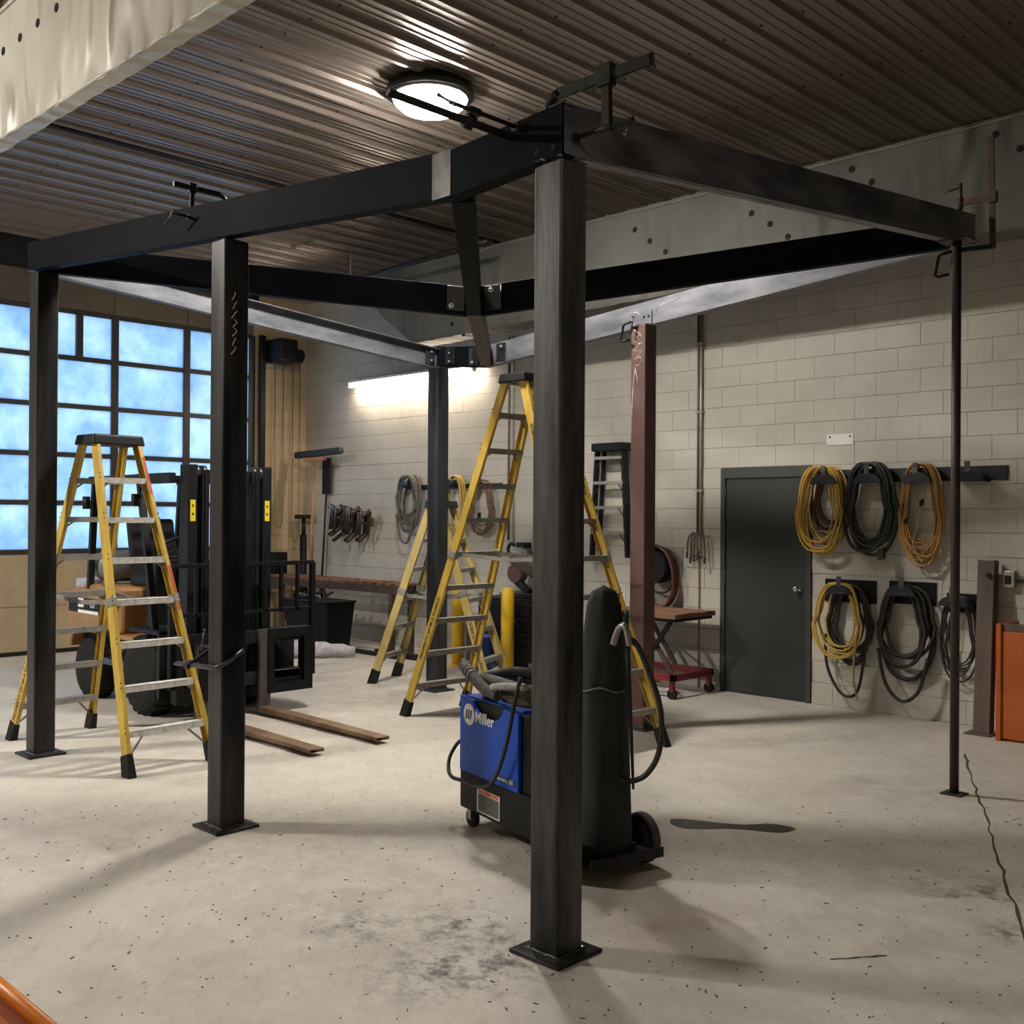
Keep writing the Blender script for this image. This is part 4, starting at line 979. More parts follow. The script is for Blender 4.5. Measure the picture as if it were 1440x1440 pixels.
st = MB().tube([cc+V(math.cos(2*PI*i/30)*0.141, math.sin(2*PI*i/30)*0.141, 0.80+0.012*math.sin(i)) for i in range(-12, 9)], 0.004, 5); st.build('stitched_seam', M['hose_wrap'], gc)
MB().tube(smooth([cc+V(0.10,0.05,1.17),cc+V(0.14,0.0,1.14),cc+V(0.16,-0.01,1.02),cc+V(0.165,0.0,0.80),cc+V(0.175,0.01,0.5),cc+V(0.185,0.01,0.32)]), [0.018-0.0004*i for i in range(31)], 8).build('sleeve_strap', M['jacket'], gc)
th_ = thing('torch_cable', 'black welding torch cable with chrome neck looped beside the cylinder', 'cable', wp(1.15,0.42,0.3))
MB().tube(smooth([wp(1.16,0.20,1.12),wp(1.18,0.22,1.20),wp(1.22,0.23,1.21),wp(1.24,0.24,1.12)]), 0.016, 8).build('chrome_neck', M['bolt'], th_)
MB().tube(smooth([wp(1.22,0.24,1.16),wp(1.25,0.28,1.12),wp(1.30,0.32,0.98),wp(1.33,0.36,0.81),wp(1.32,0.36,0.62),wp(1.27,0.32,0.50),wp(1.20,0.27,0.46),wp(1.16,0.24,0.48)]), 0.014, 8).build('cable', M['cable'], th_)

# ================================================================== LAMPS
def ceiling_lamp(x, y, label, mt):
    t = thing('ceiling_lamp', label, 'lamp', (x, y, ZC-0.2), None)
    MB().lathe([(0.001,ZC+0.03),(0.31,ZC+0.03),(0.345,ZC-0.03),(0.34,ZC-0.055),(0.292,ZC-0.062),(0.001,ZC-0.062)], (x,y,0), n=40).build('housing', M['plastic'], t)
    MB().lathe([(0.285,ZC-0.063),(0.278,ZC-0.105),(0.225,ZC-0.155),(0.135,ZC-0.185),(0.001,ZC-0.195)], (x,y,0), n=40).build('lens', mt, t)
    MB().lathe([(0.287,ZC-0.060),(0.297,ZC-0.060),(0.297,ZC-0.076),(0.287,ZC-0.076)], (x,y,0), n=40).build('retaining_ring', M['white'], t)
ceiling_lamp(-6.26, 5.37, 'round domed ceiling lamp above the steel frame', M['lamp'])
ceiling_lamp(-9.4, -0.7, 'round domed ceiling lamp beyond the bright girder, on the glazed door side', M['lamp2'])
ceiling_lamp(-0.9, -0.7, 'round domed ceiling lamp above the orange tray cart', M['lamp3'])
tl = thing('tube_lamp', 'glowing tube lamp high on the block wall', 'lamp', (-10.8, 8.95, 3.5))
MB().box(-12.05,-9.50,8.86,9.04,3.575,3.61).build('fixture_body', M['white'], tl, 0.006)
MB().cyl((-12.02,8.90,3.545),(-9.53,8.90,3.535),0.022,n=12).build('glowing_tube', M['tube'], tl)
for x in (-12.04,-9.51): MB().box(x-0.012,x+0.012,8.87,8.93,3.515,3.576).build('lamp_holder', M['white'], tl)

# overhead pipes
solo(MB().cyl((-8.99,2.64,4.98),(-8.97,8.9,4.98),0.024,n=10), 'overhead_pipe', 'thin dark pipe running under the ceiling between the girders', 'pipe', M['clamp'], (-8.98,5.5,4.955))
op_ = thing('overhead_pipe', 'short dark pipe hung under the ceiling along the far girder', 'pipe', (-9.5,7.76,4.595))
MB().cyl((-11.0,7.85,4.62),(-8.0,7.68,4.62),0.025,n=10).build('pipe', M['clamp'], op_)
for x_ in (-10.6,-8.4): MB().cyl((x_,7.85-0.0567*(x_+11),4.64),(x_,7.85-0.0567*(x_+11),ZC+0.03),0.006,n=6).build('hanger_rod', M['galv'], op_)

# ================================================================== WALL THINGS
def hang_coil(name, label, cx, ztop, w, h, loops, r, mt, ywall=YW, group=None, yoff=0.05, thick=0.07, seed=1, extra=None, tail=None):
    rnd = random.Random(seed); t = thing(name, label, 'cable', (cx, ywall, ztop-h), group)
    ws = [w*rnd.uniform(0.62,1.0) for _ in range(loops+2)]; hs = [h*rnd.uniform(0.60,1.0) for _ in range(loops+2)]
    xs = [w*rnd.uniform(-0.12,0.12) for _ in range(loops+2)]; yo = [rnd.uniform(0,thick) for _ in range(loops+2)]
    pts = []; NS = 26
    for i in range(loops*NS+1):
        k = i//NS; f = (i % NS)/NS; lerp = lambda a: a[k]+(a[k+1]-a[k])*f
        a = 2*PI*f; W_, H_, X_, Y_ = lerp(ws), lerp(hs), lerp(xs), lerp(yo)
        sx = math.sin(a); cz = math.cos(a)
        bulge = 1.0 if cz < 0 else 0.86
        x = cx+X_+W_/2*bulge*(abs(sx)**0.8)*(1 if sx >= 0 else -1)
        z = ztop-H_*(1-cz)/2
        pts.append((x, ywall-yoff-Y_-0.02*(1-cz)/2*rnd.random()*0.3, z))
    MB().tube(pts, r, 6).build('coil_strands', mt, t)
    if extra:
        for (dx, dz, sz, m2) in extra: MB().obox((cx+dx, ywall-yoff-thick-0.015, ztop-dz), (sz*0.6,0,0.01), (0,sz*0.5,0), (0,0,sz)).build('plug', m2, t, 0.006)
    if tail:
        MB().tube(smooth([(cx+a, ywall-yoff-thick-0.012, ztop-b) for a, b in tail]), r, 6).build('loose_end', mt, t)
    return t
# rack rails
rk = thing('cord_rack', 'long dark wall rail with four curved cord saddles', 'rack', (-4.1, YW, 2.06))
MB().box(-4.98,-3.24,YW-0.022,YW-0.002,2.065,2.185).build('rail', M['rack'], rk, 0.003)
def saddle(cx, zc, par, w=0.13, name='saddle'):
    mb = MB(); N_ = 10; pts0 = []; pts1 = []
    ring = [(cx+w*math.cos(PI*i/N_), zc+w*0.72*math.sin(PI*i/N_)) for i in range(N_+1)]
    inner = [(cx+(w-0.008)*math.cos(PI*i/N_), zc+(w-0.008)*0.72*math.sin(PI*i/N_)) for i in range(N_+1)]
    mb.prism([(x, YW-0.022, z) for x, z in ring]+[(x, YW-0.022, z) for x, z in inner[::-1]], (0,-0.17,0))
    mb.prism([(x, YW-0.192, z) for x, z in ring], (0,-0.004,0))
    o = mb.build(name, M['rack'], par)
    MB().box(cx-0.022,cx+0.022,YW-0.198,YW-0.190,zc+w*0.6,zc+w*0.72+0.075).build('saddle_tab', M['clamp_bar'], o)
for cx in (-4.80,-4.38,-3.94,-3.50): saddle(cx, 2.05, rk)
hang_coil('extension_cord', 'yellow extension cord coil beside the grey door', -4.85, 2.215, 0.50, 0.90, 13, 0.008, M['cord_yellow'], seed=3, yoff=0.07, thick=0.10, group=None)
hang_coil('extension_cord', 'dark red cord coil hanging beneath the yellow cord', -4.80, 2.18, 0.40, 0.72, 7, 0.009, M['cord_red'], seed=4, yoff=0.035, thick=0.06)
hang_coil('power_cable', 'thick black cable coil on the upper rail', -4.39, 2.23, 0.50, 0.90, 8, 0.017, M['cable_green'], seed=6, yoff=0.05, thick=0.10, extra=[(0.14,0.80,0.05,M['cable_green'])])
hang_coil('extension_cord', 'orange-brown extension cord coil on the upper rail', -3.94, 2.215, 0.44, 0.98, 16, 0.0072, M['cord_orange'], seed=8, yoff=0.05, thick=0.11, extra=[(0.05,0.34,0.028,M['plastic']),(-0.09,0.50,0.025,M['plastic'])], tail=[(0.05,0.36),(0.02,0.5),(-0.02,0.7),(0.06,0.85)])
for i, (x0, x1, z0, z1) in enumerate(((-4.87,-4.37,0.97,1.18),(-4.25,-3.83,0.99,1.19),(-3.74,-3.46,0.95,1.11))):
    hkr = thing('cable_hanger', ['black wall plate hanger next to the grey door','black wall plate hanger below the black cable coil','black wall plate hanger behind the leaning channel'][i], 'hanger', ((x0+x1)/2, YW, z0))
    MB().box(x0,x1,YW-0.014,YW-0.002,z0,z1).build('back_plate', M['black_metal'], hkr, 0.003)
    saddle((x0+x1)/2-0.02, (z0+z1)/2-0.02, hkr, 0.12)
    MB().tube([((x0+x1)/2-0.06+0.02*j,YW-0.202,z0+0.09+0.012*math.sin(PI*j/6)) for j in range(7)],0.005,5).build('wire_loop', M['clamp_bar'], hkr)
hang_coil('extension_cord', 'yellow cord coil on the low hanger next to the door', -4.66, 1.15, 0.54, 0.80, 7, 0.009, M['cord_yellow'], seed=12, yoff=0.09, thick=0.10, tail=[(0.20,0.45),(0.17,0.75),(0.19,0.95),(0.22,1.02)])
hang_coil('power_cable', 'black cable coil beneath the low yellow cord', -4.62, 1.13, 0.48, 0.80, 7, 0.014, M['cable'], seed=13, yoff=0.04, thick=0.06, tail=[(-0.19,0.45),(-0.17,0.75),(-0.03,0.98),(0.12,0.95),(0.19,0.62)])
hang_coil('power_cable', 'thick black cable coil on the middle low hanger', -4.06, 1.15, 0.52, 0.86, 8, 0.016, M['cable'], seed=15, yoff=0.05, thick=0.10, tail=[(-0.22,0.55),(-0.15,0.85),(0.0,0.99),(0.15,0.88),(0.22,0.6)])
hang_coil('power_cable', 'thin black cable coil behind the leaning channel', -3.61, 1.06, 0.32, 0.72, 8, 0.008, M['cable'], seed=17, yoff=0.04, thick=0.07)

pl_ = solo(MB().box(-4.865,-4.60,YW-0.010,YW-0.001,2.415,2.515), 'wall_plate', 'small white mounting plate on the block wall above the cords', 'plate', M['white'], (-4.73,YW,2.415), bevel=0.002)
for x in (-4.83,-4.63): MB().cyl((x,YW-0.010,2.49),(x,YW-0.014,2.49),0.010,n=8).build('screw_head', M['screw'], pl_)
ob = thing('outlet_box', 'small grey outlet box with conduit on the block wall', 'outlet', (-3.22, YW, 1.18))
MB().box(-3.27,-3.17,YW-0.06,YW-0.001,1.18,1.32).build('box', M['galv'], ob, 0.008)
MB().box(-3.245,-3.195,YW-0.064,YW-0.06,1.21,1.28).build('socket', M['plastic'], ob)
MB().cyl((-3.17,YW-0.03,1.24),(-2.6,YW-0.03,1.24),0.012).build('conduit', M['clamp_bar'], ob)

# leaning channel post and orange bin
ps = thing('channel_post', 'brown weathered steel channel leaning upright against the wall', 'post', (-3.38, 8.80, 0))
mb = MB(); b0 = V(-3.40,8.76,0.012); b1 = V(-3.43,8.93,1.40)
dv = (b1-b0).normalized()
mb.bar(b0+V(0.06,0,0), b1+V(0.06,0,0), 0.13, 0.010, (0,1,0)); mb.bar(b0+V(-0.002,0.045,0), b1+V(-0.002,0.045,0), 0.010, 0.09, (0,1,0)); mb.bar(b0+V(0.122,0.045,0), b1+V(0.122,0.045,0), 0.010, 0.09, (0,1,0))
mb.build('web', M['brown_post'], ps)
MB().box(-3.45,-3.24,8.68,8.84,0,0.012).build('foot_plate', M['brown_post'], ps)
MB().cyl((-3.34,8.88,1.28),(-3.34,8.908,1.28),0.02,n=10).build('hole', M['hole'], ps)
og = thing('orange_hopper', 'orange steel hopper standing against the block wall', 'hopper', (-2.9, 8.8, 0))
MB().box(-3.14,-2.35,8.62,8.66,0.02,0.86).build('front_plate', M['orange'], og, 0.005)
MB().box(-3.17,-3.13,8.60,9.0,0.0,0.92).build('side_plate', M['orange'], og, 0.005)
MB().box(-2.37,-2.33,8.60,9.0,0.0,0.92).build('side_plate', M['orange'], og, 0.005)
MB().box(-3.13,-2.37,8.66,9.0,0.0,0.04).build('bottom_plate', M['orange'], og)
MB().box(-3.13,-2.37,8.63,8.68,0.86,0.92).build('top_rail', M['brown_post'], og, 0.004)
MB().hexa([(-2.96,8.615,0.03),(-2.9,8.615,0.03),(-2.9,8.62,0.03),(-2.96,8.62,0.03),(-2.96,8.56,0.80),(-2.9,8.56,0.80),(-2.9,8.62,0.80),(-2.96,8.62,0.80)]).build('stiffener', M['orange'], og)

# near orange tray cart in the corner of the picture
on = thing('orange_tray_cart', 'bright orange steel tray with rolled rim close to the camera', 'cart', (-3.3, 0.85, 0))
zt_ = 0.34
MB().box(-4.1,-2.55,0.25,1.165,zt_-0.10,zt_-0.07).build('tray_floor', M['orange'], on)
rim = [(-4.1,0.25),(-2.55,0.25),(-2.55,1.165),(-4.1,1.165)]
for k in range(4):
    p, q = rim[k], rim[(k+1)%4]
    MB().bar((*p,zt_-0.04),(*q,zt_-0.04),0.02,0.09).build('tray_side', M['orange'], on, 0.003)
    MB().tube([(*p,zt_),(*q,zt_)],0.022,10).build('rim', M['orange_bright'], on)
for x in (-4.0,-2.65):
    for y in (0.35,1.02):
        lg_ = MB().cyl((x,y,0.1),(x,y,zt_-0.09),0.02).build('leg', M['orange'], on)
        MB().cyl((x-0.015,y,0.05),(x+0.015,y,0.05),0.05,n=16).build('caster', M['rubber'], lg_)

# conduits and hanging hooks
cd1 = thing('wall_conduit', 'pair of thin vertical conduits with a bunch of hooks beside the grey door', 'conduit', (-6.27, YW, 1.4))
MB().cyl((-6.285,YW-0.03,1.55),(-6.285,YW-0.03,3.80),0.012,n=8).build('pipe', M['conduit_brown'], cd1)
MB().cyl((-6.25,YW-0.03,1.55),(-6.25,YW-0.03,3.80),0.015,n=8).build('pipe', M['galv'], cd1)
MB().cyl((-6.27,YW-0.02,0.0),(-6.27,YW-0.02,1.40),0.007,n=6).build('drop_wire', M['conduit_brown'], cd1)
for z in (2.0,2.8,3.5): MB().box(-6.31,-6.225,YW-0.05,YW-0.001,z,z+0.025).build('strap', M['galv'], cd1)
for i in range(6):
    a = -0.11+0.044*i; L_ = 0.12+0.05*((i*3)%4)/3
    t = thing('air_fitting', 'small brass air fitting in the bunch hanging on the conduit by the door', 'fitting', (-6.27+a, YW-0.05, 1.3), 'air fittings by the door')
    MB().tube(smooth([(-6.27,YW-0.05-0.01*i,1.55),(-6.27+a*0.7,YW-0.06-0.008*i,1.56+0.02*(i%2)),(-6.27+a,YW-0.06-0.008*i,1.50),(-6.27+a*1.1,YW-0.06-0.008*i,1.50-L_)]),0.011,6).build('hook', M['conduit_brown'], t)
    MB().cyl((-6.27+a*1.1,YW-0.06-0.008*i,1.50-L_),(-6.27+a*1.1,YW-0.06-0.008*i,1.44-L_),0.016,0.010,8).build('tip', M['clamp_bar'], t)
cd2 = thing('wall_conduit', 'grey conduit bending into an outlet box behind the tall ladder', 'conduit', (-8.95, YW, 1.2))
MB().tube(smooth([(-8.95,YW-0.03,3.9),(-8.95,YW-0.03,2.0),(-8.95,YW-0.03,1.5),(-8.92,YW-0.03,1.38),(-8.80,YW-0.03,1.33)]),0.014,8).build('pipe', M['galv'], cd2)
MB().cyl((-9.02,YW-0.03,1.45),(-9.02,YW-0.03,3.9),0.014,n=8).build('pipe', M['conduit_brown'], cd2)
MB().box(-8.80,-8.66,YW-0.08,YW-0.001,1.20,1.36).build('outlet_box', M['galv'], cd2, 0.008)
MB().box(-8.80,-8.66,YW-0.12,YW-0.001,1.37,1.43).build('twist_plug', M['plastic'], cd2, 0.008)

# hanging black step ladder, folded against the wall
hl_ = thing('hanging_ladder', 'black folded step ladder hanging flat on the block wall', 'ladder', (-7.35, YW, 1.3))
for sx in (-1,1):
    MB().bar((-7.35+sx*0.25,YW-0.14,1.30),(-7.35+sx*0.18,YW-0.14,2.46),0.03,0.07,(0,1,0)).build('rail', M['plastic'], hl_, 0.003)
    MB().bar((-7.35+sx*0.22,YW-0.06,1.36),(-7.35+sx*0.15,YW-0.06,2.46),0.025,0.05,(0,1,0)).build('rear_rail', M['plastic'], hl_, 0.003)
for i in range(4):
    z = 1.55+0.27*i; wv = 0.235-0.015*i
    so = MB().box(-7.35-wv,-7.35+wv,YW-0.185,YW-0.10,z,z+0.035).build('step', M['alu_dark'], hl_, 0.004)
    for sx in (-1,1): MB().bar((-7.35+sx*wv*0.6,YW-0.15,z),(-7.35+sx*wv,YW-0.15,z-0.10),0.012,0.01).build('knee_brace', M['clamp_bar'], so)
MB().box(-7.35-0.22,-7.35+0.22,YW-0.21,YW-0.01,2.45,2.54).build('cap', M['plastic'], hl_, 0.015)

# hose reel bracket with maroon hose
hr_ = thing('air_hose', 'maroon hose looped over a grey wall bracket above the lift table', 'hose', (-6.72, YW, 0.85))
MB().box(-6.90,-6.48,YW-0.012,YW-0.001,1.12,1.42).build('bracket_plate', M['galv'], hr_)
MB().cyl((-6.72,YW-0.012,1.22),(-6.72,YW-0.22,1.22),0.17,n=20).build('drum', M['black_metal'], hr_)
for i in range(4):
    pts = [(-6.72+(0.20+0.012*i)*math.sin(2*PI*j/28)*(1 if math.cos(2*PI*j/28) > 0 else 1.05), YW-0.05-0.04*i, 1.10+ (0.31+0.01*i)*math.cos(2*PI*j/28)) for j in range(28)]
    MB().tube(pts, 0.018, 8, True).build('hose_loop', M['maroon'], hr_)
MB().tube(smooth([(-6.55,YW-0.10,1.30),(-6.53,YW-0.12,1.1),(-6.58,YW-0.12,0.98),(-6.72,YW-0.12,0.95),(-6.85,YW-0.12,1.0)]),0.011,6).build('inner_hose', M['cable'], hr_)

# scissor lift table
sl_ = thing('lift_table', 'red scissor lift table with a rusty plank top', 'table', (-6.45, 8.55, 0))
for i in range(4):
    y0 = 8.24+0.17*i
    MB().box(-6.93,-5.99,y0,y0+0.166,0.765,0.81+0.004*(i%2)).build('plank', M['wood'], sl_, 0.004)
MB().box(-6.90,-6.02,8.26,8.90,0.735,0.765).build('top_frame', M['black_metal'], sl_)
for x in (-6.66,-6.50): MB().box(x,x+0.045,8.238,8.24,0.764,0.812).build('tape', M['tape'], sl_)
for y in (8.30, 8.84):
    xa = -6.45 if y < 8.5 else -6.80
    MB().bar((xa,y,0.24),(xa+0.36,y,0.73),0.02,0.045).build('scissor_arm', M['black_metal'], sl_)
    MB().bar((xa+0.36,y+0.03,0.24),(xa,y+0.03,0.73),0.02,0.045).build('scissor_arm', M['rust_steel'], sl_)
MB().cyl((-6.27,8.28,0.485),(-6.62,8.9,0.485),0.012).build('pivot_rod', M['clamp'], sl_)
for (a, b, c_, d_) in ((-6.93,-6.0,8.24,8.29),(-6.93,-6.0,8.86,8.91)): MB().box(a,b,c_,d_,0.17,0.235).build('base_rail', M['red'], sl_, 0.004)
for x in (-6.93,-6.05): MB().box(x,x+0.05,8.24,8.91,0.17,0.235).build('base_rail', M['red'], sl_, 0.004)
for x in (-6.88,-6.04):
    for y in (8.27,8.88):
        lg_ = MB().box(x-0.02,x+0.02,y-0.02,y+0.02,0.07,0.17).build('leg', M['red'], sl_)
        MB().cyl((x,y-0.018,0.05),(x,y+0.018,0.05),0.05,n=16).build('caster', M['rubber'], lg_)
MB().tube(smooth([(-6.93,8.4,0.6),(-7.05,8.4,0.75),(-7.08,8.4,0.95)]),0.016,8).build('push_handle', M['galv'], sl_)

# coils and tools on the far end of the wall
hang_coil('rope_coil', 'thick grey cable coil on the wall beside the steel column', -10.80, 2.26, 0.50, 0.78, 9, 0.018, M['cord_grey'], seed=21, yoff=0.05, thick=0.12, tail=[(-0.16,0.5),(-0.08,0.82),(0.08,0.86),(0.17,0.55)])
hang_coil('extension_cord', 'yellow cord coil behind the tall ladder rail', -9.90, 2.24, 0.46, 0.80, 7, 0.012, M['cord_yellow'], seed=22, yoff=0.06, thick=0.10)
hang_coil('air_hose', 'brown hose coil with wide loose loops behind the tall ladder', -9.42, 2.16, 0.46, 0.86, 6, 0.012, M['cord_brown'], seed=23, yoff=0.05, thick=0.10, extra=[(0.03,0.42,0.035,M['plastic'])])
sh = thing('hook_rail', 'dark wall rail behind the tall ladder holding cords', 'rack', (-9.9, YW, 2.0))
MB().box(-10.95,-9.15,YW-0.025,YW-0.002,2.08,2.14).build('rail', M['rack'], sh)
for x in (-10.8,-9.9,-9.42): MB().cyl((x,YW-0.02,2.13),(x,YW-0.22,2.15),0.05,n=12).build('peg', M['rack'], sh)
# cluster of C clamps on the wall
MB()
hb = thing('clamp_hanger', 'rusty wall peg carrying a bunch of C clamps', 'hanger', (-11.9, YW, 1.78))
MB().bar((-12.40,YW-0.15,1.72),(-11.50,YW-0.15,1.60),0.03,0.03).build('peg_bar', M['rust_steel'], hb)
for x in (-12.2,-11.7): MB().box(x-0.02,x+0.02,YW-0.15,YW-0.001,1.62,1.70).build('stud', M['rust_steel'], hb)
for i in range(8):
    sz = 0.34+0.04*(i%3); ang = R_(-35+7*i)
    cclamp('c_clamp', 'rusty brown C clamp in the bunch hanging on the wall', (-12.32+0.105*i, YW-0.14-0.02*(i%3), 1.70-0.012*i+0.03*(i%2)), (0.45, -0.25, 0.85), (0.30,-0.85,-0.42), sz, 'C clamps bunched on the wall', M['rust_steel'] if i % 2 else M['clamp'])
# broom, shovel, jack stand in the corner
br_ = thing('push_broom', 'push broom standing head up in the room corner', 'broom', (-12.7, 8.70, 0.0))
MB().bar((-13.10,8.72,2.60),(-11.98,8.72,2.63),0.09,0.10).build('broom_head', M['bag'], br_, 0.03)
MB().bar((-12.85,8.70,2.53),(-12.35,8.70,2.53),0.05,0.05).build('head_block', M['timber'], br_)
MB().cyl((-12.60,8.70,2.54),(-12.72,8.68,0.0),0.016,n=10).build('handle', M['timber'], br_)
shv = thing('flat_shovel', 'dark flat shovel hanging blade up beside the broom', 'shovel', (-12.75, 8.97, 0.0))
MB().obox((-12.70,8.98,2.30),(0.10,0,0),(0,0.012,0),(0,0,0.26)).build('blade', M['clamp'], shv, 0.01)
MB().cyl((-12.70,8.98,2.06),(-12.82,8.95,0.0),0.015,n=8).build('handle', M['clamp'], shv)
js = thing('jack_post', 'black steel jack post standing in the room corner', 'jack', (-13.1, 8.86, 0))
MB().cyl((-13.1,8.86,0.02),(-13.1,8.86,1.45),0.05,n=12).build('post', M['black_metal'], js)
MB().cyl((-13.1,8.86,1.45),(-13.1,8.86,1.68),0.028,n=10).build('screw', M['clamp'], js)
MB().box(-13.2,-13.0,8.77,8.95,1.68,1.74).build('head', M['clamp'], js)
MB().box(-13.22,-12.98,8.74,8.98,0,0.02).build('base', M['clamp'], js)
# work table with slatted top
tb = thing('slat_table', 'long welding table with rusty slats along the block wall', 'table', (-11.6, 8.55, 0))
for (a, b, c_, d_) in ((-13.28,-10.15,8.28,8.33),(-13.28,-10.15,8.60,8.65)): MB().box(a,b,c_,d_,0.76,0.86).build('long_rail', M['rust_steel'], tb, 0.004)
for i in range(17): MB().box(-13.26+0.188*i,-13.16+0.188*i,8.28,8.66,0.862,0.89).build('slat', M['wood'], tb)
for x in (-12.8,-10.35):
    for y in (8.31,8.62): MB().box(x-0.035,x+0.035,y-0.03,y+0.03,0,0.76).build('leg', M['rust_steel'], tb)
solo(MB().box(-13.27,-13.05,8.32,8.56,0.895,1.20), 'machine_box', 'black square box on the left end of the slat table', 'box', M['black_metal'], (-13.16,8.44,0.895), bevel=0.015)
mb = MB(); mb.box(-12.0,-10.95,7.75,8.22,0.62,0.65); mb.hexa([(-11.9,7.85,0),(-11.05,7.85,0),(-11.05,8.18,0),(-11.9,8.18,0),(-11.98,7.77,0.62),(-10.97,7.77,0.62),(-10.97,8.21,0.62),(-11.98,8.21,0.62)])
bn = thing('scrap_bin', 'large black scrap bin in front of the slat table', 'bin', (-11.5, 8.0, 0))
mb.build('bin_body', M['black_metal'], bn, 0.01)
MB().tube([(-11.35,7.80,0.65),(-11.35,7.80,0.71),(-11.15,7.80,0.71),(-11.15,7.80,0.65)],0.010,6).build('handle', M['bolt'], bn)
sb = thing('scrap_heap', 'tangled scrap metal heaped in the black bin', 'scrap', (-11.65,8.0,0.65))
rnd = random.Random(5); mb = MB()
for i in range(22):
    p = V(-11.65+rnd.uniform(-.22,.22), 8.0+rnd.uniform(-.12,.12), 0.66+rnd.uniform(0,.05)); q = p+V(rnd.uniform(-.15,.15),rnd.uniform(-.1,.1),rnd.uniform(0,.10)); mb.bar(p,q,0.03,0.012)
o = mb.build('offcuts', M['clamp'], sb); o['kind'] = 'stuff'
MB().tube([( -11.72+0.01*i+0.03*math.sin(i*2.2), 7.86+0.02*math.cos(i*1.7), 0.70+0.02*math.sin(i*1.3)) for i in range(16)],0.006,5).build('pale_wire', M['hose_wrap'], sb)
rl_ = thing('plastic_bundle', 'pale plastic wrapped bundle lying on the floor by the bin', 'bundle', (-10.9,7.35,0))
pts = []; rr = []
for i in range(16):
    t = i/15; pts.append((-11.20+0.72*t, 7.0+0.85*t, 0.13-0.05*t)); rr.append(0.15-0.09*t+0.012*math.sin(i*2.1))
mb = MB().tube(pts, rr, 14)
for i_ in range(len(mb.v)): mb.v[i_].z = max(0.0, mb.v[i_].z)
mb.build('wrap', M['white_plastic'], rl_)
# flat bars on the floor under the table
for i, (x, y) in enumerate(((-10.3,8.1),(-10.0,8.2))):
    solo(MB().box(x-0.55,x+0.35,y,y+0.06,0,0.05+0.02*i), 'flat_bar', ['dark flat bar on the floor at the table end', 'thicker dark bar on the floor against the wall side of the table end'][i], 'metal bar', M['clamp'], (x,y,0))

# bollards, cabinet and bits behind tall ladder
for i, (x, y) in enumerate(((-8.43,8.43),(-9.12,8.31))):
    b_o = thing('bollard', ['yellow steel bollard in front of the black cabinet lettering', 'yellow steel bollard at the ladder end of the black cabinet'][i], 'bollard', (x,y,0))
    MB().lathe([(0.075,0.0),(0.075,0.88),(0.068,0.905),(0.045,0.93),(0.001,0.94)], (x,y,0), n=24).build('post', M['bollard'], b_o)
    MB().lathe([(0.12,0),(0.12,0.012),(0.08,0.014)], (x,y,0), n=24).build('floor_flange', M['bollard'], b_o)
cb_ = thing('tool_cabinet', 'black tool cabinet with white lettering behind the yellow bollards', 'cabinet', (-8.55, 8.75, 0))
MB().box(-9.05,-7.95,8.56,9.0,0.06,0.80).build('body', M['black_metal'], cb_, 0.008)
for i in range(4): 
    dr = MB().box(-9.02,-7.98,8.548,8.56,0.10+0.17*i,0.255+0.17*i).build('drawer', M['black_metal'], cb_, 0.003)
    MB().box(-8.9,-8.1,8.535,8.548,0.225+0.17*i,0.24+0.17*i).build('pull', M['clamp'], dr)
text_part('Kobalt', 0.075, M['white_ink'], cb_, 'cabinet_lettering', (-8.62,8.5465,0.545), (1,0,0), (0,-1,0))
for x in (-8.95,-8.05):
    for y in (8.65,8.92): MB().cyl((x,y-0.015,0.03),(x,y+0.015,0.03),0.03,n=12).build('caster', M['rubber'], cb_)
ch = thing('chop_saw', 'dark cut-off saw with raised brown arm on the black cabinet', 'saw', (-8.5, 8.78, 0.80))
MB().box(-8.75,-8.15,8.62,8.95,0.80,0.86).build('base', M['clamp'], ch, 0.01)
MB().bar((-8.70,8.76,1.25),(-8.20,8.76,1.02),0.10,0.09).build('arm', M['rust_steel'], ch, 0.01)
MB().cyl((-8.62,8.72,1.08),(-8.62,8.84,1.08),0.11,n=20).build('blade_guard', M['primer'], ch)
MB().tube(smooth([(-8.70,8.76,1.26),(-8.76,8.76,1.34),(-8.72,8.76,1.42),(-8.66,8.76,1.40)]),0.02,8).build('handle', M['plastic'], ch)
MB().bar((-8.62,8.76,1.0),(-8.40,8.76,0.86),0.07,0.08).build('motor', M['plastic'], ch, 0.01)
MB().cyl((-8.20,8.76,0.86),(-8.20,8.76,1.02),0.03).build('pivot', M['clamp'], ch)
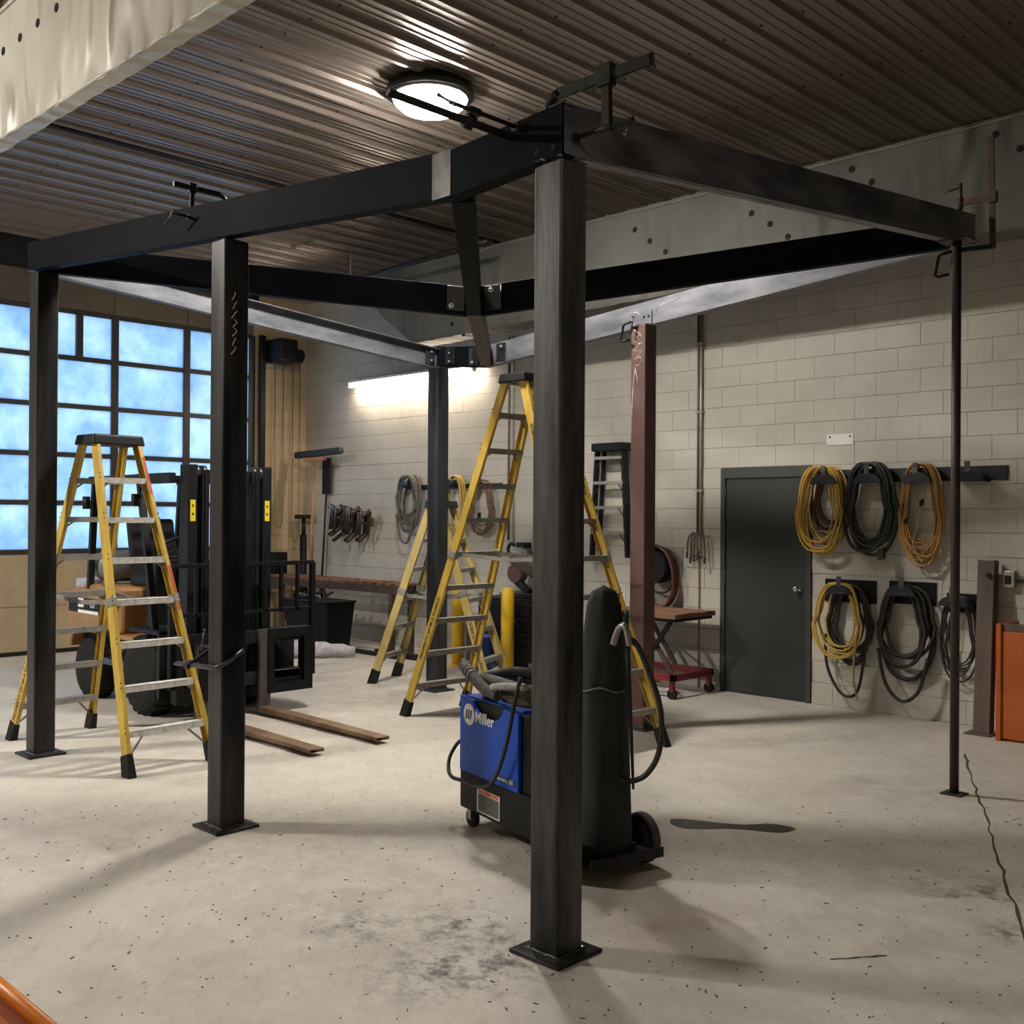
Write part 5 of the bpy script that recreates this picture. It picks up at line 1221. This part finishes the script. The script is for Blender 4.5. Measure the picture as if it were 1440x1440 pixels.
bk = thing('bucket', 'blue plastic bucket between the yellow bollards', 'bucket', (-8.72, 8.33, 0))
MB().lathe([(0.105,0.0),(0.125,0.36),(0.132,0.36),(0.132,0.38),(0.118,0.38),(0.10,0.02),(0.001,0.02)], (-8.72,8.33,0), n=24).build('shell', M['barrel'], bk)
MB().tube([(-8.72+0.13*math.cos(PI*i/12),8.33,0.35-0.12*math.sin(PI*i/12)*0.8) for i in range(13)],0.004,5).build('bail_handle', M['bolt'], bk)
solo(MB().box(-9.55,-9.30,8.6,8.95,0,0.55), 'parts_crate', 'dull grey metal crate by the wall between bollard and table', 'crate', M['grey_tank'], (-9.42,8.78,0), bevel=0.01)

# ================================================================== FLOOR BITS
sp_poly = []
cs = [(-3.62,4.95,0.05),(-3.55,4.97,0.10),(-3.45,5.03,0.085),(-3.35,5.10,0.055),(-3.25,5.17,0.055),(-3.17,5.24,0.085),(-3.10,5.29,0.075),(-3.05,5.33,0.02)]
up_e, lo_e = [], []
for (x, y, r) in cs:
    nx, ny = -0.6, 0.8
    up_e.append((x+nx*r*0.9, y+ny*r*0.9)); lo_e.append((x-nx*r, y-ny*r))
loop = smooth([(a,b,0.0015) for a,b in up_e+lo_e[::-1]+[up_e[0]]], 5)[:-1]
mb = MB(); mb.prism(loop, (0,0,-0.001)); solo(mb, 'liquid_spill', 'long dark liquid spill on the concrete behind the cart wheel', 'spill', M['spill'], (-3.3,5.1,0.0005))
rnd = random.Random(11); mb = MB()
for i in range(600):
    t = rnd.uniform(1.9, 6.5); lat = rnd.uniform(-0.5,0.5)*t
    p = V(fw.x*t+rt.x*lat, fw.y*t+rt.y*lat, 0.0015); a = rnd.uniform(0,PI); l_ = rnd.choice((0.002,0.003,0.004,0.005,0.010)); w_ = rnd.uniform(0.0015,0.003)
    mb.obox(p, V(math.cos(a),math.sin(a),0)*l_, V(-math.sin(a),math.cos(a),0)*w_, (0,0,0.0015))
tag(solo(mb, 'floor_grit', 'scattered dark metal chips and grit on the concrete floor', 'debris', M['grit'], (0,0,0)), kind='stuff')
